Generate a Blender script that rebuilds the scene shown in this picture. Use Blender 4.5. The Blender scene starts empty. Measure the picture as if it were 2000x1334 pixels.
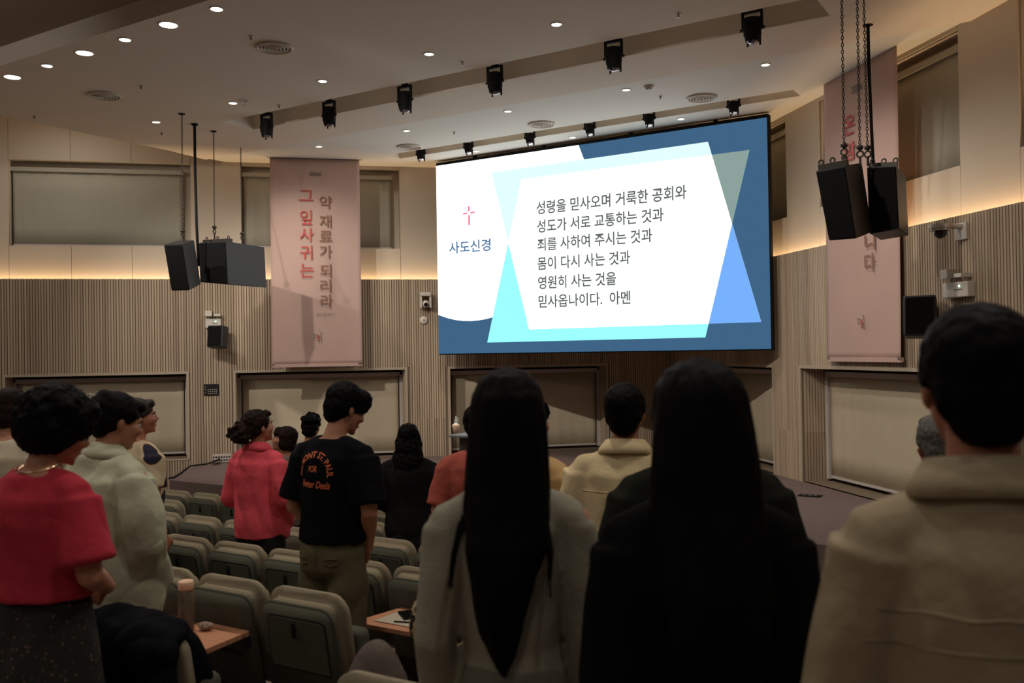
import bpy, bmesh, math, random
from mathutils import Vector, Matrix, noise, Euler
from mathutils.bvhtree import BVHTree
random.seed(7)
sc = bpy.context.scene
COL = sc.collection
PI = math.pi

# ------------------------------------------------------------------ frame of the hall
# x runs along the LED screen, y towards the stage, z up; the photographer stands at x=y=0
E = 2.36                      # eye height above the flat floor in front of the stage
FPX = 1829.105
YAW = 0.5596
RC = ((0.99987611, 0.01574058, 0.0), (-0.01573971, 0.9998208, 0.01051803), (0.00016556, -0.01051673, 0.99994468))
def w_of(v):                  # (right, up, forward) -> hall axes
    return Vector((v[0]*math.cos(YAW)-v[2]*math.sin(YAW), v[0]*math.sin(YAW)+v[2]*math.cos(YAW), v[1]))
def cam_vec(a):
    return w_of([sum(RC[i][j]*a[j] for j in range(3)) for i in range(3)])
EYE = Vector((0, 0, E))
def ray(x, y): return cam_vec(((x-1000)/FPX, -(y-667)/FPX, 1.0))
def at_d(x, y, d): r = ray(x, y); return EYE + r*(d/r.y)
def at_z(x, y, z): r = ray(x, y); return EYE + r*((z-E)/r.z)
def at_plane(x, y, p, n): r = ray(x, y); return EYE + r*((p-EYE).dot(n)/r.dot(n))
def at_depth(x, y, z):
    return EYE + ray(x, y)*z   # forward component is ~1
# ------------------------------------------------------------------ camera, world, exposure
cam = bpy.data.cameras.new('camera'); co = bpy.data.objects.new('camera', cam); COL.objects.link(co)
rx, ry, rz = cam_vec((1,0,0)), cam_vec((0,1,0)), -cam_vec((0,0,1))
co.matrix_world = Matrix(((rx.x, ry.x, rz.x, 0), (rx.y, ry.y, rz.y, 0), (rx.z, ry.z, rz.z, E), (0, 0, 0, 1)))
cam.sensor_width = 36; cam.lens = FPX/2000*36; cam.clip_end = 200; cam.clip_start = .05
cam.dof.use_dof = True; cam.dof.focus_distance = 14.0; cam.dof.aperture_fstop = 4.0
sc.camera = co
wd = bpy.data.worlds.new('world'); sc.world = wd; wd.use_nodes = True
wd.node_tree.nodes['Background'].inputs[0].default_value = (.02, .018, .016, 1)
wd.node_tree.nodes['Background'].inputs[1].default_value = .3
sc.view_settings.view_transform = 'Standard'; sc.view_settings.look = 'None'
sc.view_settings.gamma = 1; sc.view_settings.use_curve_mapping = False
sc.view_settings.exposure = 0.0
try:
    sc.cycles.use_denoising = True
    sc.cycles.max_bounces = 6; sc.cycles.diffuse_bounces = 4
    sc.cycles.sample_clamp_indirect = 4
except Exception: pass

def link_light(name, kind, loc, energy, color=(1, .86, .7), target=None, **kw):
    l = bpy.data.lights.new(name, kind); l.energy = energy; l.color = color
    for k, v in kw.items(): setattr(l, k, v)
    o = bpy.data.objects.new(name, l); o.location = loc; COL.objects.link(o)
    if target is not None:
        o.rotation_euler = (Vector(target)-Vector(loc)).to_track_quat('-Z', 'Y').to_euler()
    return o
CE = E+3.45                   # ceiling height
# the front-most ceiling row is trained on the stage and its walls (casts the screen's shadow behind it)
STAGE_W = (490, 610, 640, 450, 290)
WARM = (1, .925, .845)
for (s, t), W_ in zip(((-11.2, (-12.9, 12.0, 1.8)), (-9.6, (-10.8, 14, 1.7)), (-7.1, (-7.1, 15.5, 1.2)), (-4.6, (-3.4, 14, 1.7)), (-3.0, (-1.2, 11.2, 1.9))), STAGE_W):
    link_light('stage_spot', 'SPOT', (s, 6.45, CE-.12), W_, WARM, t, spot_size=1.14, spot_blend=1, shadow_soft_size=.05)
# front-of-house spots further back throw the soft shadows of the hung speakers on the banners
for s, t, e in ((-11.5, (-14.4, 9.8, 3.6), 330), (-9.5, (-12.0, 12.2, 3.4), 190), (-4.5, (-2.2, 11.9, 3.2), 120)):
    link_light('front_spot', 'SPOT', (s, -.6, CE+.1), e, WARM, t, spot_size=.8, spot_blend=.9, shadow_soft_size=.06)
for s, d in ((-11, 11), (-8.5, 11.5), (-5.5, 11.5), (-3, 10.8)):
    link_light('stage_wash', 'SPOT', (s, d, CE-.1), 115, WARM, (s, d+.3, 0), spot_size=2.6, spot_blend=1, shadow_soft_size=.15)
# fill lights added unseen above the left aisle to brighten the upper wall
for s, d in ((-14.0, 5.5), (-13.9, 8.6)):
    link_light('added_aisle_fill', 'SPOT', (s, d, CE+.86), 75, WARM, (s-.3, d+.3, 0), spot_size=2.9, spot_blend=1, shadow_soft_size=.1)
# dimmed ceiling lamps of the seating area
for d, e in ((4.2, 165), (1.4, 70), (-1.6, 44), (-5, 70)):
    for s in (-12, -9, -6, -3, 0, 2.6):
        if s > 2 and d > 2: continue
        link_light('hall_lamp', 'SPOT', (s, d, CE+.18), e*(1.7 if s < -5 and d < 3 else 1), WARM, (s, d, 0), spot_size=2.7, spot_blend=1, shadow_soft_size=.12)

# ------------------------------------------------------------------ materials
def srgb(r, g, b):
    f = lambda c: (c/255/12.92 if c/255 <= .04045 else ((c/255+.055)/1.055)**2.4)
    return (f(r), f(g), f(b))
MATS = {}
def mat(name, col, rough=.7, metal=0, var=0.0, vscale=8, bump=0, bscale=60, spec=.3, emit=None, estr=1, alpha=None, stretch=(1,1,1), trans=0, bdist=.01):
    if name in MATS: return MATS[name]
    m = bpy.data.materials.new(name); m.use_nodes = True; nt = m.node_tree; b = nt.nodes['Principled BSDF']
    b.inputs['Base Color'].default_value = (*col, 1); b.inputs['Roughness'].default_value = rough
    b.inputs['Metallic'].default_value = metal; b.inputs['Specular IOR Level'].default_value = spec
    if emit: b.inputs['Emission Color'].default_value = (*emit, 1); b.inputs['Emission Strength'].default_value = estr
    if alpha is not None: b.inputs['Alpha'].default_value = alpha
    if trans: b.inputs['Transmission Weight'].default_value = trans
    if var or bump:
        tc = nt.nodes.new('ShaderNodeTexCoord'); mp = nt.nodes.new('ShaderNodeMapping'); mp.inputs['Scale'].default_value = stretch
        nt.links.new(tc.outputs['Object'], mp.inputs[0])
    if var:
        n = nt.nodes.new('ShaderNodeTexNoise'); n.inputs['Scale'].default_value = vscale; n.inputs['Detail'].default_value = 4
        nt.links.new(mp.outputs[0], n.inputs['Vector'])
        r = nt.nodes.new('ShaderNodeValToRGB'); r.color_ramp.elements[0].position = .3; r.color_ramp.elements[1].position = .7
        r.color_ramp.elements[0].color = (*[max(0, c*(1-var)) for c in col], 1)
        r.color_ramp.elements[1].color = (*[min(1, c*(1+var)) for c in col], 1)
        nt.links.new(n.outputs[0], r.inputs[0]); nt.links.new(r.outputs[0], b.inputs['Base Color'])
    if bump:
        n2 = nt.nodes.new('ShaderNodeTexNoise'); n2.inputs['Scale'].default_value = bscale; n2.inputs['Detail'].default_value = 3
        nt.links.new(mp.outputs[0], n2.inputs['Vector'])
        bp = nt.nodes.new('ShaderNodeBump'); bp.inputs['Strength'].default_value = bump; bp.inputs['Distance'].default_value = bdist
        nt.links.new(n2.outputs[0], bp.inputs['Height']); nt.links.new(bp.outputs[0], b.inputs['Normal'])
    MATS[name] = m; return m
def emat(name, col, s=1.0):
    m = bpy.data.materials.new(name); m.use_nodes = True; nt = m.node_tree
    for n in list(nt.nodes): nt.nodes.remove(n)
    o = nt.nodes.new('ShaderNodeOutputMaterial'); e = nt.nodes.new('ShaderNodeEmission')
    e.inputs[0].default_value = (*col, 1); e.inputs[1].default_value = s; nt.links.new(e.outputs[0], o.inputs[0])
    MATS[name] = m; return m

# ------------------------------------------------------------------ mesh helpers
def obj(name, bm, m=None, parent=None, smooth=False, loc=None, mats=None):
    me = bpy.data.meshes.new(name)
    if isinstance(bm, bmesh.types.BMesh):
        bmesh.ops.recalc_face_normals(bm, faces=bm.faces); bm.to_mesh(me); bm.free()
    else: me = bm
    for mm in (mats or [m]):
        if mm: me.materials.append(mm)
    if smooth:
        for p in me.polygons: p.use_smooth = True
    o = bpy.data.objects.new(name, me); COL.objects.link(o)
    if parent: o.parent = parent
    if loc is not None: o.location = loc
    return o
def tag(o, label=None, cat=None, group=None, kind=None):
    if label: o['label'] = label
    if cat: o['category'] = cat
    if group: o['group'] = group
    if kind: o['kind'] = kind
    return o
def thing(name, label, cat, loc=(0,0,0), rz=0, group=None):
    o = bpy.data.objects.new(name, None); COL.objects.link(o); o.location = loc; o.rotation_euler = (0, 0, rz)
    o.empty_display_size = .1
    return tag(o, label, cat, group)
def copy_tree(o, parent=None):
    c = o.copy(); COL.objects.link(c); c.parent = parent
    for ch in [x for x in bpy.data.objects if x.parent == o]: copy_tree(ch, c)
    return c
def bx(bm, x0, x1, y0, y1, z0, z1, M=None, mi=0):
    co_ = [Vector((x, y, z)) for x in (x0, x1) for y in (y0, y1) for z in (z0, z1)]
    if M: co_ = [M @ v for v in co_]
    v = [bm.verts.new(c) for c in co_]
    for f in ((0,1,3,2),(4,6,7,5),(0,4,5,1),(2,3,7,6),(0,2,6,4),(1,5,7,3)):
        fc = bm.faces.new([v[i] for i in f]); fc.material_index = mi
    return bm
def rbx(x0, x1, y0, y1, z0, z1, r=.01, seg=2, M=None):
    bm = bmesh.new(); bx(bm, x0, x1, y0, y1, z0, z1)
    bmesh.ops.recalc_face_normals(bm, faces=bm.faces)
    bmesh.ops.bevel(bm, geom=bm.edges[:], offset=r, segments=seg, affect='EDGES', profile=.5)
    if M: bmesh.ops.transform(bm, matrix=M, verts=bm.verts)
    return bm
def prism(bm, poly, z0, z1, mi=0):
    lo = [bm.verts.new((p[0], p[1], z0)) for p in poly]; hi = [bm.verts.new((p[0], p[1], z1)) for p in poly]
    n = len(poly)
    bm.faces.new(lo[::-1]); bm.faces.new(hi)
    for i in range(n): bm.faces.new((lo[i], lo[(i+1) % n], hi[(i+1) % n], hi[i]))
    return bm
def tube(bm, pts, rad, n=10, cap=True):
    pts = [Vector(p) for p in pts]; rings = []
    if not isinstance(rad, (list, tuple)): rad = [rad]*len(pts)
    t0 = (pts[1]-pts[0]).normalized(); up = Vector((0,0,1)) if abs(t0.z) < .9 else Vector((1,0,0))
    u = t0.cross(up).normalized()
    for i, p in enumerate(pts):
        t = (pts[min(i+1, len(pts)-1)]-pts[max(i-1, 0)]).normalized()
        u = (u - t*u.dot(t)).normalized(); v = t.cross(u)
        r = rad[i]; ra, rb = r if isinstance(r, tuple) else (r, r)
        rings.append([bm.verts.new(p + u*(ra*math.cos(2*PI*k/n)) + v*(rb*math.sin(2*PI*k/n))) for k in range(n)])
    for a, b in zip(rings, rings[1:]):
        for k in range(n): bm.faces.new((a[k], a[(k+1) % n], b[(k+1) % n], b[k]))
    if cap: bm.faces.new(rings[0][::-1]); bm.faces.new(rings[-1])
    return bm
def loft(bm, rings, n=24, cap=True, pw=2.0, M=None):
    out = []
    for r in rings:                       # (cx, cy, z, rx, ry)
        vs = []
        for k in range(n):
            a = 2*PI*k/n; c, s = math.cos(a), math.sin(a)
            p = Vector((r[0]+r[3]*math.copysign(abs(c)**(2/pw), c), r[1]+r[4]*math.copysign(abs(s)**(2/pw), s), r[2]))
            if M: p = M @ p
            vs.append(bm.verts.new(p))
        out.append(vs)
    for a, b in zip(out, out[1:]):
        for k in range(n): bm.faces.new((a[k], a[(k+1) % n], b[(k+1) % n], b[k]))
    if cap: bm.faces.new(out[0][::-1]); bm.faces.new(out[-1])
    return bm
def ell(bm, c, r, M=None, sub=3, rot=None):
    T = Matrix.Translation(Vector(c)) @ (Euler(rot).to_matrix().to_4x4() if rot else Matrix.Identity(4)) @ Matrix.Diagonal((r[0], r[1], r[2], 1))
    if M: T = M @ T
    bmesh.ops.create_icosphere(bm, subdivisions=sub, radius=1, matrix=T); return bm
def cyl(bm, c, r, h, n=20, M=None, r2=None):
    T = Matrix.Translation(Vector(c)); T = M @ T if M else T
    bmesh.ops.create_cone(bm, cap_ends=True, segments=n, radius1=r, radius2=r if r2 is None else r2, depth=h, matrix=T); return bm
def ringm(bm, c, R, r, n=20, m=6, M=None):
    vs = []
    for i in range(n):
        a = 2*PI*i/n; row = []
        for j in range(m):
            b = 2*PI*j/m
            p = Vector(c)+Vector(((R+r*math.cos(b))*math.cos(a), (R+r*math.cos(b))*math.sin(a), r*math.sin(b)))
            row.append(bm.verts.new(M @ p if M else p))
        vs.append(row)
    for i in range(n):
        for j in range(m): bm.faces.new((vs[i][j], vs[(i+1) % n][j], vs[(i+1) % n][(j+1) % m], vs[i][(j+1) % m]))
    return bm
def frame_M(o, ex, ey, ez):
    return Matrix(((ex.x, ey.x, ez.x, o.x), (ex.y, ey.y, ez.y, o.y), (ex.z, ey.z, ez.z, o.z), (0, 0, 0, 1)))
def remeshed(name, bm, voxel, m, parent=None, smooth=4, disp=None):
    me = bpy.data.meshes.new('tmp'); bmesh.ops.recalc_face_normals(bm, faces=bm.faces); bm.to_mesh(me); bm.free()
    t = bpy.data.objects.new('tmp', me); COL.objects.link(t)
    md = t.modifiers.new('r', 'REMESH'); md.mode = 'VOXEL'; md.voxel_size = voxel
    if smooth: sm = t.modifiers.new('s', 'SMOOTH'); sm.factor = .5; sm.iterations = smooth
    bpy.context.view_layer.update()
    dg = bpy.context.evaluated_depsgraph_get(); out = bpy.data.meshes.new_from_object(t.evaluated_get(dg))
    bpy.data.objects.remove(t); bpy.data.meshes.remove(me)
    if disp:
        nn = [v.normal.copy() for v in out.vertices]
        for v, nrm in zip(out.vertices, nn): v.co += nrm*disp(v.co)
    out.name = name
    return obj(name, out, m, parent, smooth=True)
def poly_clip(poly, p, n):        # keep the side where (q-p).n >= 0
    out = []
    for i in range(len(poly)):
        a, b = Vector(poly[i]), Vector(poly[(i+1) % len(poly)]); da, db = (a-p).dot(n), (b-p).dot(n)
        if da >= 0: out.append(a)
        if da*db < 0: out.append(a + (b-a)*(da/(da-db)))
    return out
# ------------------------------------------------------------------ text
def text_mesh(body, bold=0.0, shear=0.0):
    cu = bpy.data.curves.new('t', 'FONT'); cu.body = body; cu.offset = bold; cu.shear = shear; cu.resolution_u = 3
    o = bpy.data.objects.new('t', cu); COL.objects.link(o); bpy.context.view_layer.update()
    me = bpy.data.meshes.new_from_object(o.evaluated_get(bpy.context.evaluated_depsgraph_get()))
    bpy.data.objects.remove(o); bpy.data.curves.remove(cu); return me
def text_fit(name, body, M, x0, x1, y0, y1, m, parent, bold=0.0, shear=0.0, lift=0.0):
    """lettering fitted to the box x0..x1, y0..y1 of the plane M (x right, y up, z out)"""
    me = text_mesh(body, bold, shear)
    xs = [v.co.x for v in me.vertices]; ys = [v.co.y for v in me.vertices]
    ax, bx_, ay, by = min(xs), max(xs), min(ys), max(ys)
    for v in me.vertices:
        v.co = M @ Vector((x0+(v.co.x-ax)/(bx_-ax)*(x1-x0), y0+(v.co.y-ay)/(by-ay)*(y1-y0), lift))
    return obj(name, me, m, parent)
# ------------------------------------------------------------------ room shell
K = Vector((-7.08, 17.09)); KA = Vector((-.712, -.702)).normalized(); KC = Vector((.684, -.729)).normalized()
NA = Vector((-KA.y, KA.x)); NA = NA if (Vector((0, 0))-K).dot(NA) > 0 else -NA     # into the hall
NC = Vector((-KC.y, KC.x)); NC = NC if (Vector((0, 0))-K).dot(NC) > 0 else -NC
LA, LC = 20.0, 22.0
ROOM = [(K, NA), (K, NC), (K+KA*LA, NC*-1 if NC.dot(KA) > 0 else NC), (K+KC*LC, NA)]
ROOM = [(K, NA), (K, NC), (K+KA*LA, -KA), (K+KC*LC, -KC)]
def clip_room(poly, grow=.3):
    for p, n in ROOM: poly = poly_clip(poly, p-n*grow, n)
    return poly
def rect(a, b, c, d): return [Vector((a, c)), Vector((b, c)), Vector((b, d)), Vector((a, d))]

m_ceil = mat('ceiling_paint', srgb(236, 226, 210), .9, bump=.05, bscale=30)
m_ceil2 = mat('ceiling_screenlit_tint', srgb(230, 228, 218), .9)  # same ceiling paint, with the screen's cool light put into its colour
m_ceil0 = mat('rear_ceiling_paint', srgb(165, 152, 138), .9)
m_carpet = mat('stage_carpet', srgb(112, 95, 91), .95, var=.12, vscale=60, bump=.3, bscale=300)
m_aisle = mat('aisle_floor', srgb(120, 106, 98), .8, var=.08, vscale=10)
m_core = mat('wall_core', srgb(120, 104, 86), .8)
m_panel = mat('painted_wall_panel', srgb(202, 190, 172), .8, bump=.02, bscale=20)
m_blind = mat('roller_blind_fabric', srgb(194, 180, 154), .85, var=.03, vscale=2, bump=.05, bscale=200, stretch=(1,1,.1))
m_blindup = mat('upper_blind_fabric', srgb(172, 168, 152), .85, var=.03, vscale=2)
m_trim = mat('niche_trim', srgb(176, 160, 138), .6)
m_frame = mat('window_frame', srgb(190, 180, 172), .5)
def slat_mat(name, d, base1, base2):
    m = bpy.data.materials.new(name); m.use_nodes = True; nt = m.node_tree; b = nt.nodes['Principled BSDF']; b.inputs['Roughness'].default_value = .65
    b.inputs['Specular IOR Level'].default_value = .25
    g = nt.nodes.new('ShaderNodeNewGeometry'); dt = nt.nodes.new('ShaderNodeVectorMath'); dt.operation = 'DOT_PRODUCT'
    dt.inputs[1].default_value = (d.x, d.y, 0); nt.links.new(g.outputs['Position'], dt.inputs[0])
    sx = nt.nodes.new('ShaderNodeSeparateXYZ'); nt.links.new(g.outputs['Position'], sx.inputs[0])
    st = nt.nodes.new('ShaderNodeMath'); st.operation = 'GREATER_THAN'; st.inputs[1].default_value = E-1.21; nt.links.new(sx.outputs[2], st.inputs[0])
    dv = nt.nodes.new('ShaderNodeMath'); dv.operation = 'MULTIPLY'; dv.inputs[1].default_value = 1/.044; nt.links.new(dt.outputs['Value'], dv.inputs[0])
    fl = nt.nodes.new('ShaderNodeMath'); fl.operation = 'FLOOR'; nt.links.new(dv.outputs[0], fl.inputs[0])
    ad = nt.nodes.new('ShaderNodeMath'); ad.operation = 'MULTIPLY_ADD'; ad.inputs[1].default_value = 77.3; nt.links.new(st.outputs[0], ad.inputs[0]); nt.links.new(fl.outputs[0], ad.inputs[2])
    wn = nt.nodes.new('ShaderNodeTexWhiteNoise'); wn.noise_dimensions = '1D'; nt.links.new(ad.outputs[0], wn.inputs['W'])
    n = nt.nodes.new('ShaderNodeTexNoise'); n.noise_dimensions = '1D'; n.inputs['Scale'].default_value = 1.6; nt.links.new(dt.outputs['Value'], n.inputs['W'])
    mx = nt.nodes.new('ShaderNodeMath'); mx.operation = 'MULTIPLY_ADD'; mx.inputs[1].default_value = .55; nt.links.new(wn.outputs[0], mx.inputs[0]); nt.links.new(n.outputs[0], mx.inputs[2])
    r = nt.nodes.new('ShaderNodeValToRGB'); r.color_ramp.elements[0].position = .35; r.color_ramp.elements[1].position = 1.05
    r.color_ramp.elements[0].color = (*base1, 1); r.color_ramp.elements[1].color = (*base2, 1)
    nt.links.new(mx.outputs[0], r.inputs[0]); nt.links.new(r.outputs[0], b.inputs['Base Color'])
    return m

def uframe(t0, d, nin):       # local x = along wall from the corner, y = into the hall, z = up
    o = Vector((K.x, K.y, 0)); return frame_M(o, Vector((d.x, d.y, 0)), Vector((nin.x, nin.y, 0)), Vector((0, 0, 1)))
MA, MC = uframe(0, KA, NA), uframe(0, KC, NC)
ZC = E+1.354                  # top of the slatted wall, where the cove light sits
ZN = E-.304                   # head of the niches
ZS = E-1.9                    # stage top
def t_on(M, x, y):            # distance from the corner of the wall point seen at a pixel
    p = M.translation; n = Vector((M[0][1], M[1][1], 0)); q = at_plane(x, y, p, n); return (M.inverted() @ q).x
def build_wall(name, M, L, niches, wins, ztop, seams):
    core = bmesh.new(); slat = bmesh.new()
    edges = [0]+[e for nn in niches for e in nn[:2]]+[L]
    for i in range(0, len(edges), 2): bx(core, edges[i], edges[i+1], -.07, -.016, 0, ZC-.012, M)
    for a, b, z0 in niches:
        bx(core, a, b, -.07, -.016, ZN, ZC-.012, M); bx(core, a, b, -.07, -.016, 0, z0, M)
        bx(core, a-.001, b+.001, -.56, -.52, z0-.05, ZN+.05, M)            # back of the niche
        bx(core, a, b, -.52, -.07, ZN, ZN+.04, M); bx(core, a, b, -.52, -.02, z0-.04, z0, M)
        bx(core, a-.04, a, -.52, -.07, z0-.04, ZN+.04, M); bx(core, b, b+.04, -.52, -.07, z0-.04, ZN+.04, M)
    bx(core, 0, L, -.30, -.27, 0, ztop, M) if False else None
    w = obj(name, core, m_core); tag(w, kind='structure')
    k = 0; t = .02
    while t < L-.05:
        a, b = t, t+.031
        segs = [(0, ZC)]
        for n0, n1, z0 in niches:
            if b > n0-.05 and a < n1+.05: segs = [(0, z0-.03), (ZN+.045, ZC)] if z0 > .1 else [(ZN+.045, ZC)]
        for z0, z1 in segs:
            if z1-z0 < .05: continue
            vs = [slat.verts.new(M @ Vector(v)) for v in ((a, -.016, z0), (a, 0, z0), (b, 0, z0), (b, -.016, z0), (a, -.016, z1), (a, 0, z1), (b, 0, z1), (b, -.016, z1))]
            for f in ((0,1,5,4), (1,2,6,5), (2,3,7,6), (4,5,6,7)): slat.faces.new([vs[i] for i in f])
        t += .044; k += 1
    ms = slat_mat(name+'_slat_wood', M.to_3x3().col[0], srgb(152, 133, 112), srgb(188, 168, 143))
    s = obj('slats', slat, ms, w); tag(s, kind='stuff')
    # slats on the niche reveals
    rv = bmesh.new()
    for n0, n1, z0 in niches:
        for xx, sg in ((n0, 1), (n1, -1)):
            y = -.05
            while y > -.50:
                bx(rv, min(xx, xx+sg*.012), max(xx, xx+sg*.012), y-.031, y, z0, ZN, M); y -= .044
    r = obj('reveal_slats', rv, ms, w); tag(r, kind='stuff')
    tr = bmesh.new()
    for n0, n1, z0 in niches:
        bx(tr, n0-.045, n1+.045, -.03, .006, ZN, ZN+.045, M)
        for a, b in ((n0-.045, n0), (n1, n1+.045)): bx(tr, a, b, -.03, .006, max(z0-.03, 0), ZN, M)
        if z0 > ZS+.1: bx(tr, n0-.045, n1+.045, -.03, .006, z0-.03, z0, M)
    obj('niche_trim', tr, m_trim, w)
    # painted panels above the cove, set back behind the slats, each with its joint
    xs = sorted(set([0, L]+seams+[e for nn in wins for e in nn[:2]]))
    zb, zw0, zw1 = ZC-.14, E+1.93, E+3.40
    for a, b in zip(xs, xs[1:]):
        inwin = any(n0-.01 <= a and b <= n1+.01 for n0, n1 in [q[:2] for q in wins])
        for z0, z1 in ([(zb, zw0-.0), (zw1, ztop)] if inwin else [(zb, ztop)]):
            if z1-z0 < .02: continue
            p = bmesh.new(); bx(p, a+.003, b-.003, -.21, -.185, z0, z1, M); obj('panel', p, m_panel, w)
    bk = bmesh.new(); bx(bk, 0, L, -.23, -.212, zb, zw0, M); bx(bk, 0, L, -.23, -.212, zw1, ztop, M)
    for n0, n1 in [q[:2] for q in wins]:
        for a, b in ((n0-.03, n0), (n1, n1+.03)): bx(bk, a, b, -.44, -.212, zw0-.03, zw1+.03, M)
        bx(bk, n0, n1, -.44, -.212, zw0-.03, zw0, M); bx(bk, n0, n1, -.44, -.212, zw1, zw1+.03, M); bx(bk, n0-.03, n1+.03, -.46, -.44, zw0-.03, zw1+.03, M)
    solid = [0]+[e for q in wins for e in q[:2]]+[L]
    for i in range(0, len(solid), 2): bx(bk, solid[i], solid[i+1], -.23, -.212, zw0, zw1, M)
    obj('backing', bk, m_panel, w)
    cv = bmesh.new(); bx(cv, 0, L, -.215, -.05, ZC-.18, ZC-.15, M); obj('cove_trough', cv, m_panel, w)
    return w
TA = lambda x, y: t_on(MA, x, y)
TC = lambda x, y: t_on(MC, x, y)
zsill1 = E-1.77
nA = [(TA(1183, 718), TA(879, 720), ZS+.0), (TA(791, 722), TA(460, 728), ZS+.0), (TA(364, 733), TA(10, 738), zsill1), (12.55, 15.5, zsill1), (16.2, 19, zsill1)]
nC = [(1.4, TC(1508, 718), ZS), (TC(1563, 720), 8.1, ZS), (8.95, 11.85, .6), (12.6, 15.5, .6), (16.3, 19.2, .6)]
wA = [(1.4, TA(872, 400)), (TA(783, 400), TA(470, 400)), (TA(370, 400), TA(10, 400)), (12.6, 15.5)]
wC = [(1.4, TC(1513, 350)), (TC(1575, 300), TC(1843, 200)), (TC(1956, 100), 11.85), (12.6, 15.5)]
print('niches', nA, nC, 'wins', wA, wC)
sA = [wA[2][0]+(wA[2][1]-wA[2][0])*k/3 for k in (1, 2)]+[wA[1][0]+(wA[1][1]-wA[1][0])*k/3 for k in (1, 2)]
sC = [wC[1][0]+(wC[1][1]-wC[1][0])*k/3 for k in (1, 2)]+[wC[2][0]+(wC[2][1]-wC[2][0])*k/3 for k in (1, 2)]
WL = build_wall('wall_left', MA, LA, nA, wA, E+4.5, sA)
WR = build_wall('wall_right', MC, LC, nC, wC, E+3.9, sC)
for nm, o, dr, nn, L in (('wall_rear', K+KA*LA, KC, -KA, LC+.2), ('wall_side', K+KC*LC, KA, -KC, LA)):
    b = bmesh.new(); M = frame_M(Vector((o.x, o.y, 0)), Vector((dr.x, dr.y, 0)), Vector((nn.x, nn.y, 0)), Vector((0, 0, 1)))
    bx(b, 0, L, -.2, 0, 0, E+4.5, M); tag(obj(nm, b, m_core), kind='structure')
# cove lights in the gap behind the slats
for M, a, b in [(MA, .3, 13.0), (MC, .3, 12.5)]:
    n = 5; st = (b-a)/n
    for i in range(n):
        c = M @ Vector((a+st*(i+.5), -.125, ZC-.135)); o = link_light('cove_light', 'AREA', c, 5.6*st, (1, .66, .36), c+Vector((0, 0, 1)), shape='RECTANGLE', size=st, size_y=.04)
        zc_ = Vector((0, 0, -1)); xc_ = Vector(M.to_3x3().col[0]); o.rotation_euler = Matrix((xc_, zc_.cross(xc_), zc_)).transposed().to_euler()

# roller blinds: a bottom bar, a head box, side channels
def blind(M, a, b, y, z0, z1, m, label, lower=True):
    c = M @ Vector(((a+b)/2, y, z0)); e = M.to_3x3()
    t = thing('roller_blind', label, 'blind', c, math.atan2(e.col[0].y, e.col[0].x)); w = (b-a)/2; h = z1-z0
    s = bmesh.new(); nx = 40
    gx = [[s.verts.new((-w+2*w*i/nx, .012*math.sin(i*.55+j)*.25 + .004*math.sin(i*1.9), h*j/4)) for j in range(5)] for i in range(nx+1)]
    for i in range(nx):
        for j in range(4): s.faces.new((gx[i][j], gx[i+1][j], gx[i+1][j+1], gx[i][j+1]))
    so = obj('fabric', s, m, t, True); so.modifiers.new('t', 'SOLIDIFY').thickness = .002
    q = bmesh.new(); bx(q, -w, w, -.012, .012, -.0, .035); obj('bottom_bar', q, m_frame, t)
    q = bmesh.new(); bx(q, -w-.03, w+.03, -.05, .05, h-.0, h+.07); obj('head_box', q, m_frame if lower else m_blindup, t)
    if lower:
        for sg in (-1, 1):
            q = bmesh.new(); bx(q, sg*(w+.05)-.03, sg*(w+.05)+.03, -.03, .03, -.02, h+.03); obj('side_channel', q, m_frame, t)
    return t
LB = ['tan roller blind in the wide niche at far left, behind the curly head', 'tan roller blind in the niche behind the man in the black tee', 'tan roller blind in the niche below the left half of the screen']
for (n0, n1, z0), lb in zip([nA[2], nA[1], nA[0]], LB):
    blind(MA, n0+.09, n1-.09, -.40, z0+.05, ZN-.12, m_blind, lb)
blind(MC, nC[0][0]+.09, nC[0][1]-.09, -.40, ZS+.05, ZN-.12, m_blind, 'tan roller blind in the niche below the screen\'s right end')
blind(MC, nC[1][0]+.09, nC[1][1]-.09, -.40, ZS+.05, ZN-.12, m_blind, 'tan roller blind in the niche beneath the right banner')
for M, (a, b), lb in ((MA, wA[2], 'grey-beige blind in the high recess above the left hanging speakers'), (MA, wA[1], 'grey-beige blind in the high recess behind the left banner'),
                      (MC, wC[1], 'grey-beige blind in the high recess behind the right banner'), (MC, wC[2], 'grey-beige blind in the high recess at the top right edge'), (MC, wC[0], 'narrow dark blind in the high recess hidden beside the screen')):
    blind(M, a+.16 if M is MA else a+.03, b-.03, -.33, E+1.935, E+3.22, m_blindup, lb, False)

# ceiling: bands across the hall, two long slots for the stage lights
def cslab(name, a, b, c, d, z, th=.12, m=m_ceil):
    q = bmesh.new(); prism(q, clip_room(rect(a, b, c, d)), z, z+th); return tag(obj(name, q, m), kind='structure')
SL = -13.1
cslab('ceiling', SL, 10, 6.15, 9.42, CE)
cslab('ceiling', SL, -10.9, 9.42, 10.05, CE); cslab('ceiling', -2.3, 10, 9.42, 10.05, CE)
q = bmesh.new(); prism(q, clip_room(rect(SL, 10, 10.05, 10.97)), CE, CE+.1)
for v in q.verts:
    if v.co.z < CE+.01 and v.co.y > 10.9: v.co.z -= .035
tag(obj('ceiling', q, m_ceil), kind='structure')
cslab('ceiling', SL, 10, 10.97, 12.65, CE, m=m_ceil2)
cslab('ceiling', SL, -10.45, 12.65, 13.03, CE, m=m_ceil2); cslab('ceiling', -3.4, 10, 12.65, 13.03, CE, m=m_ceil2)
cslab('ceiling', SL, 10, 13.03, 18, CE, m=m_ceil2)
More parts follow.
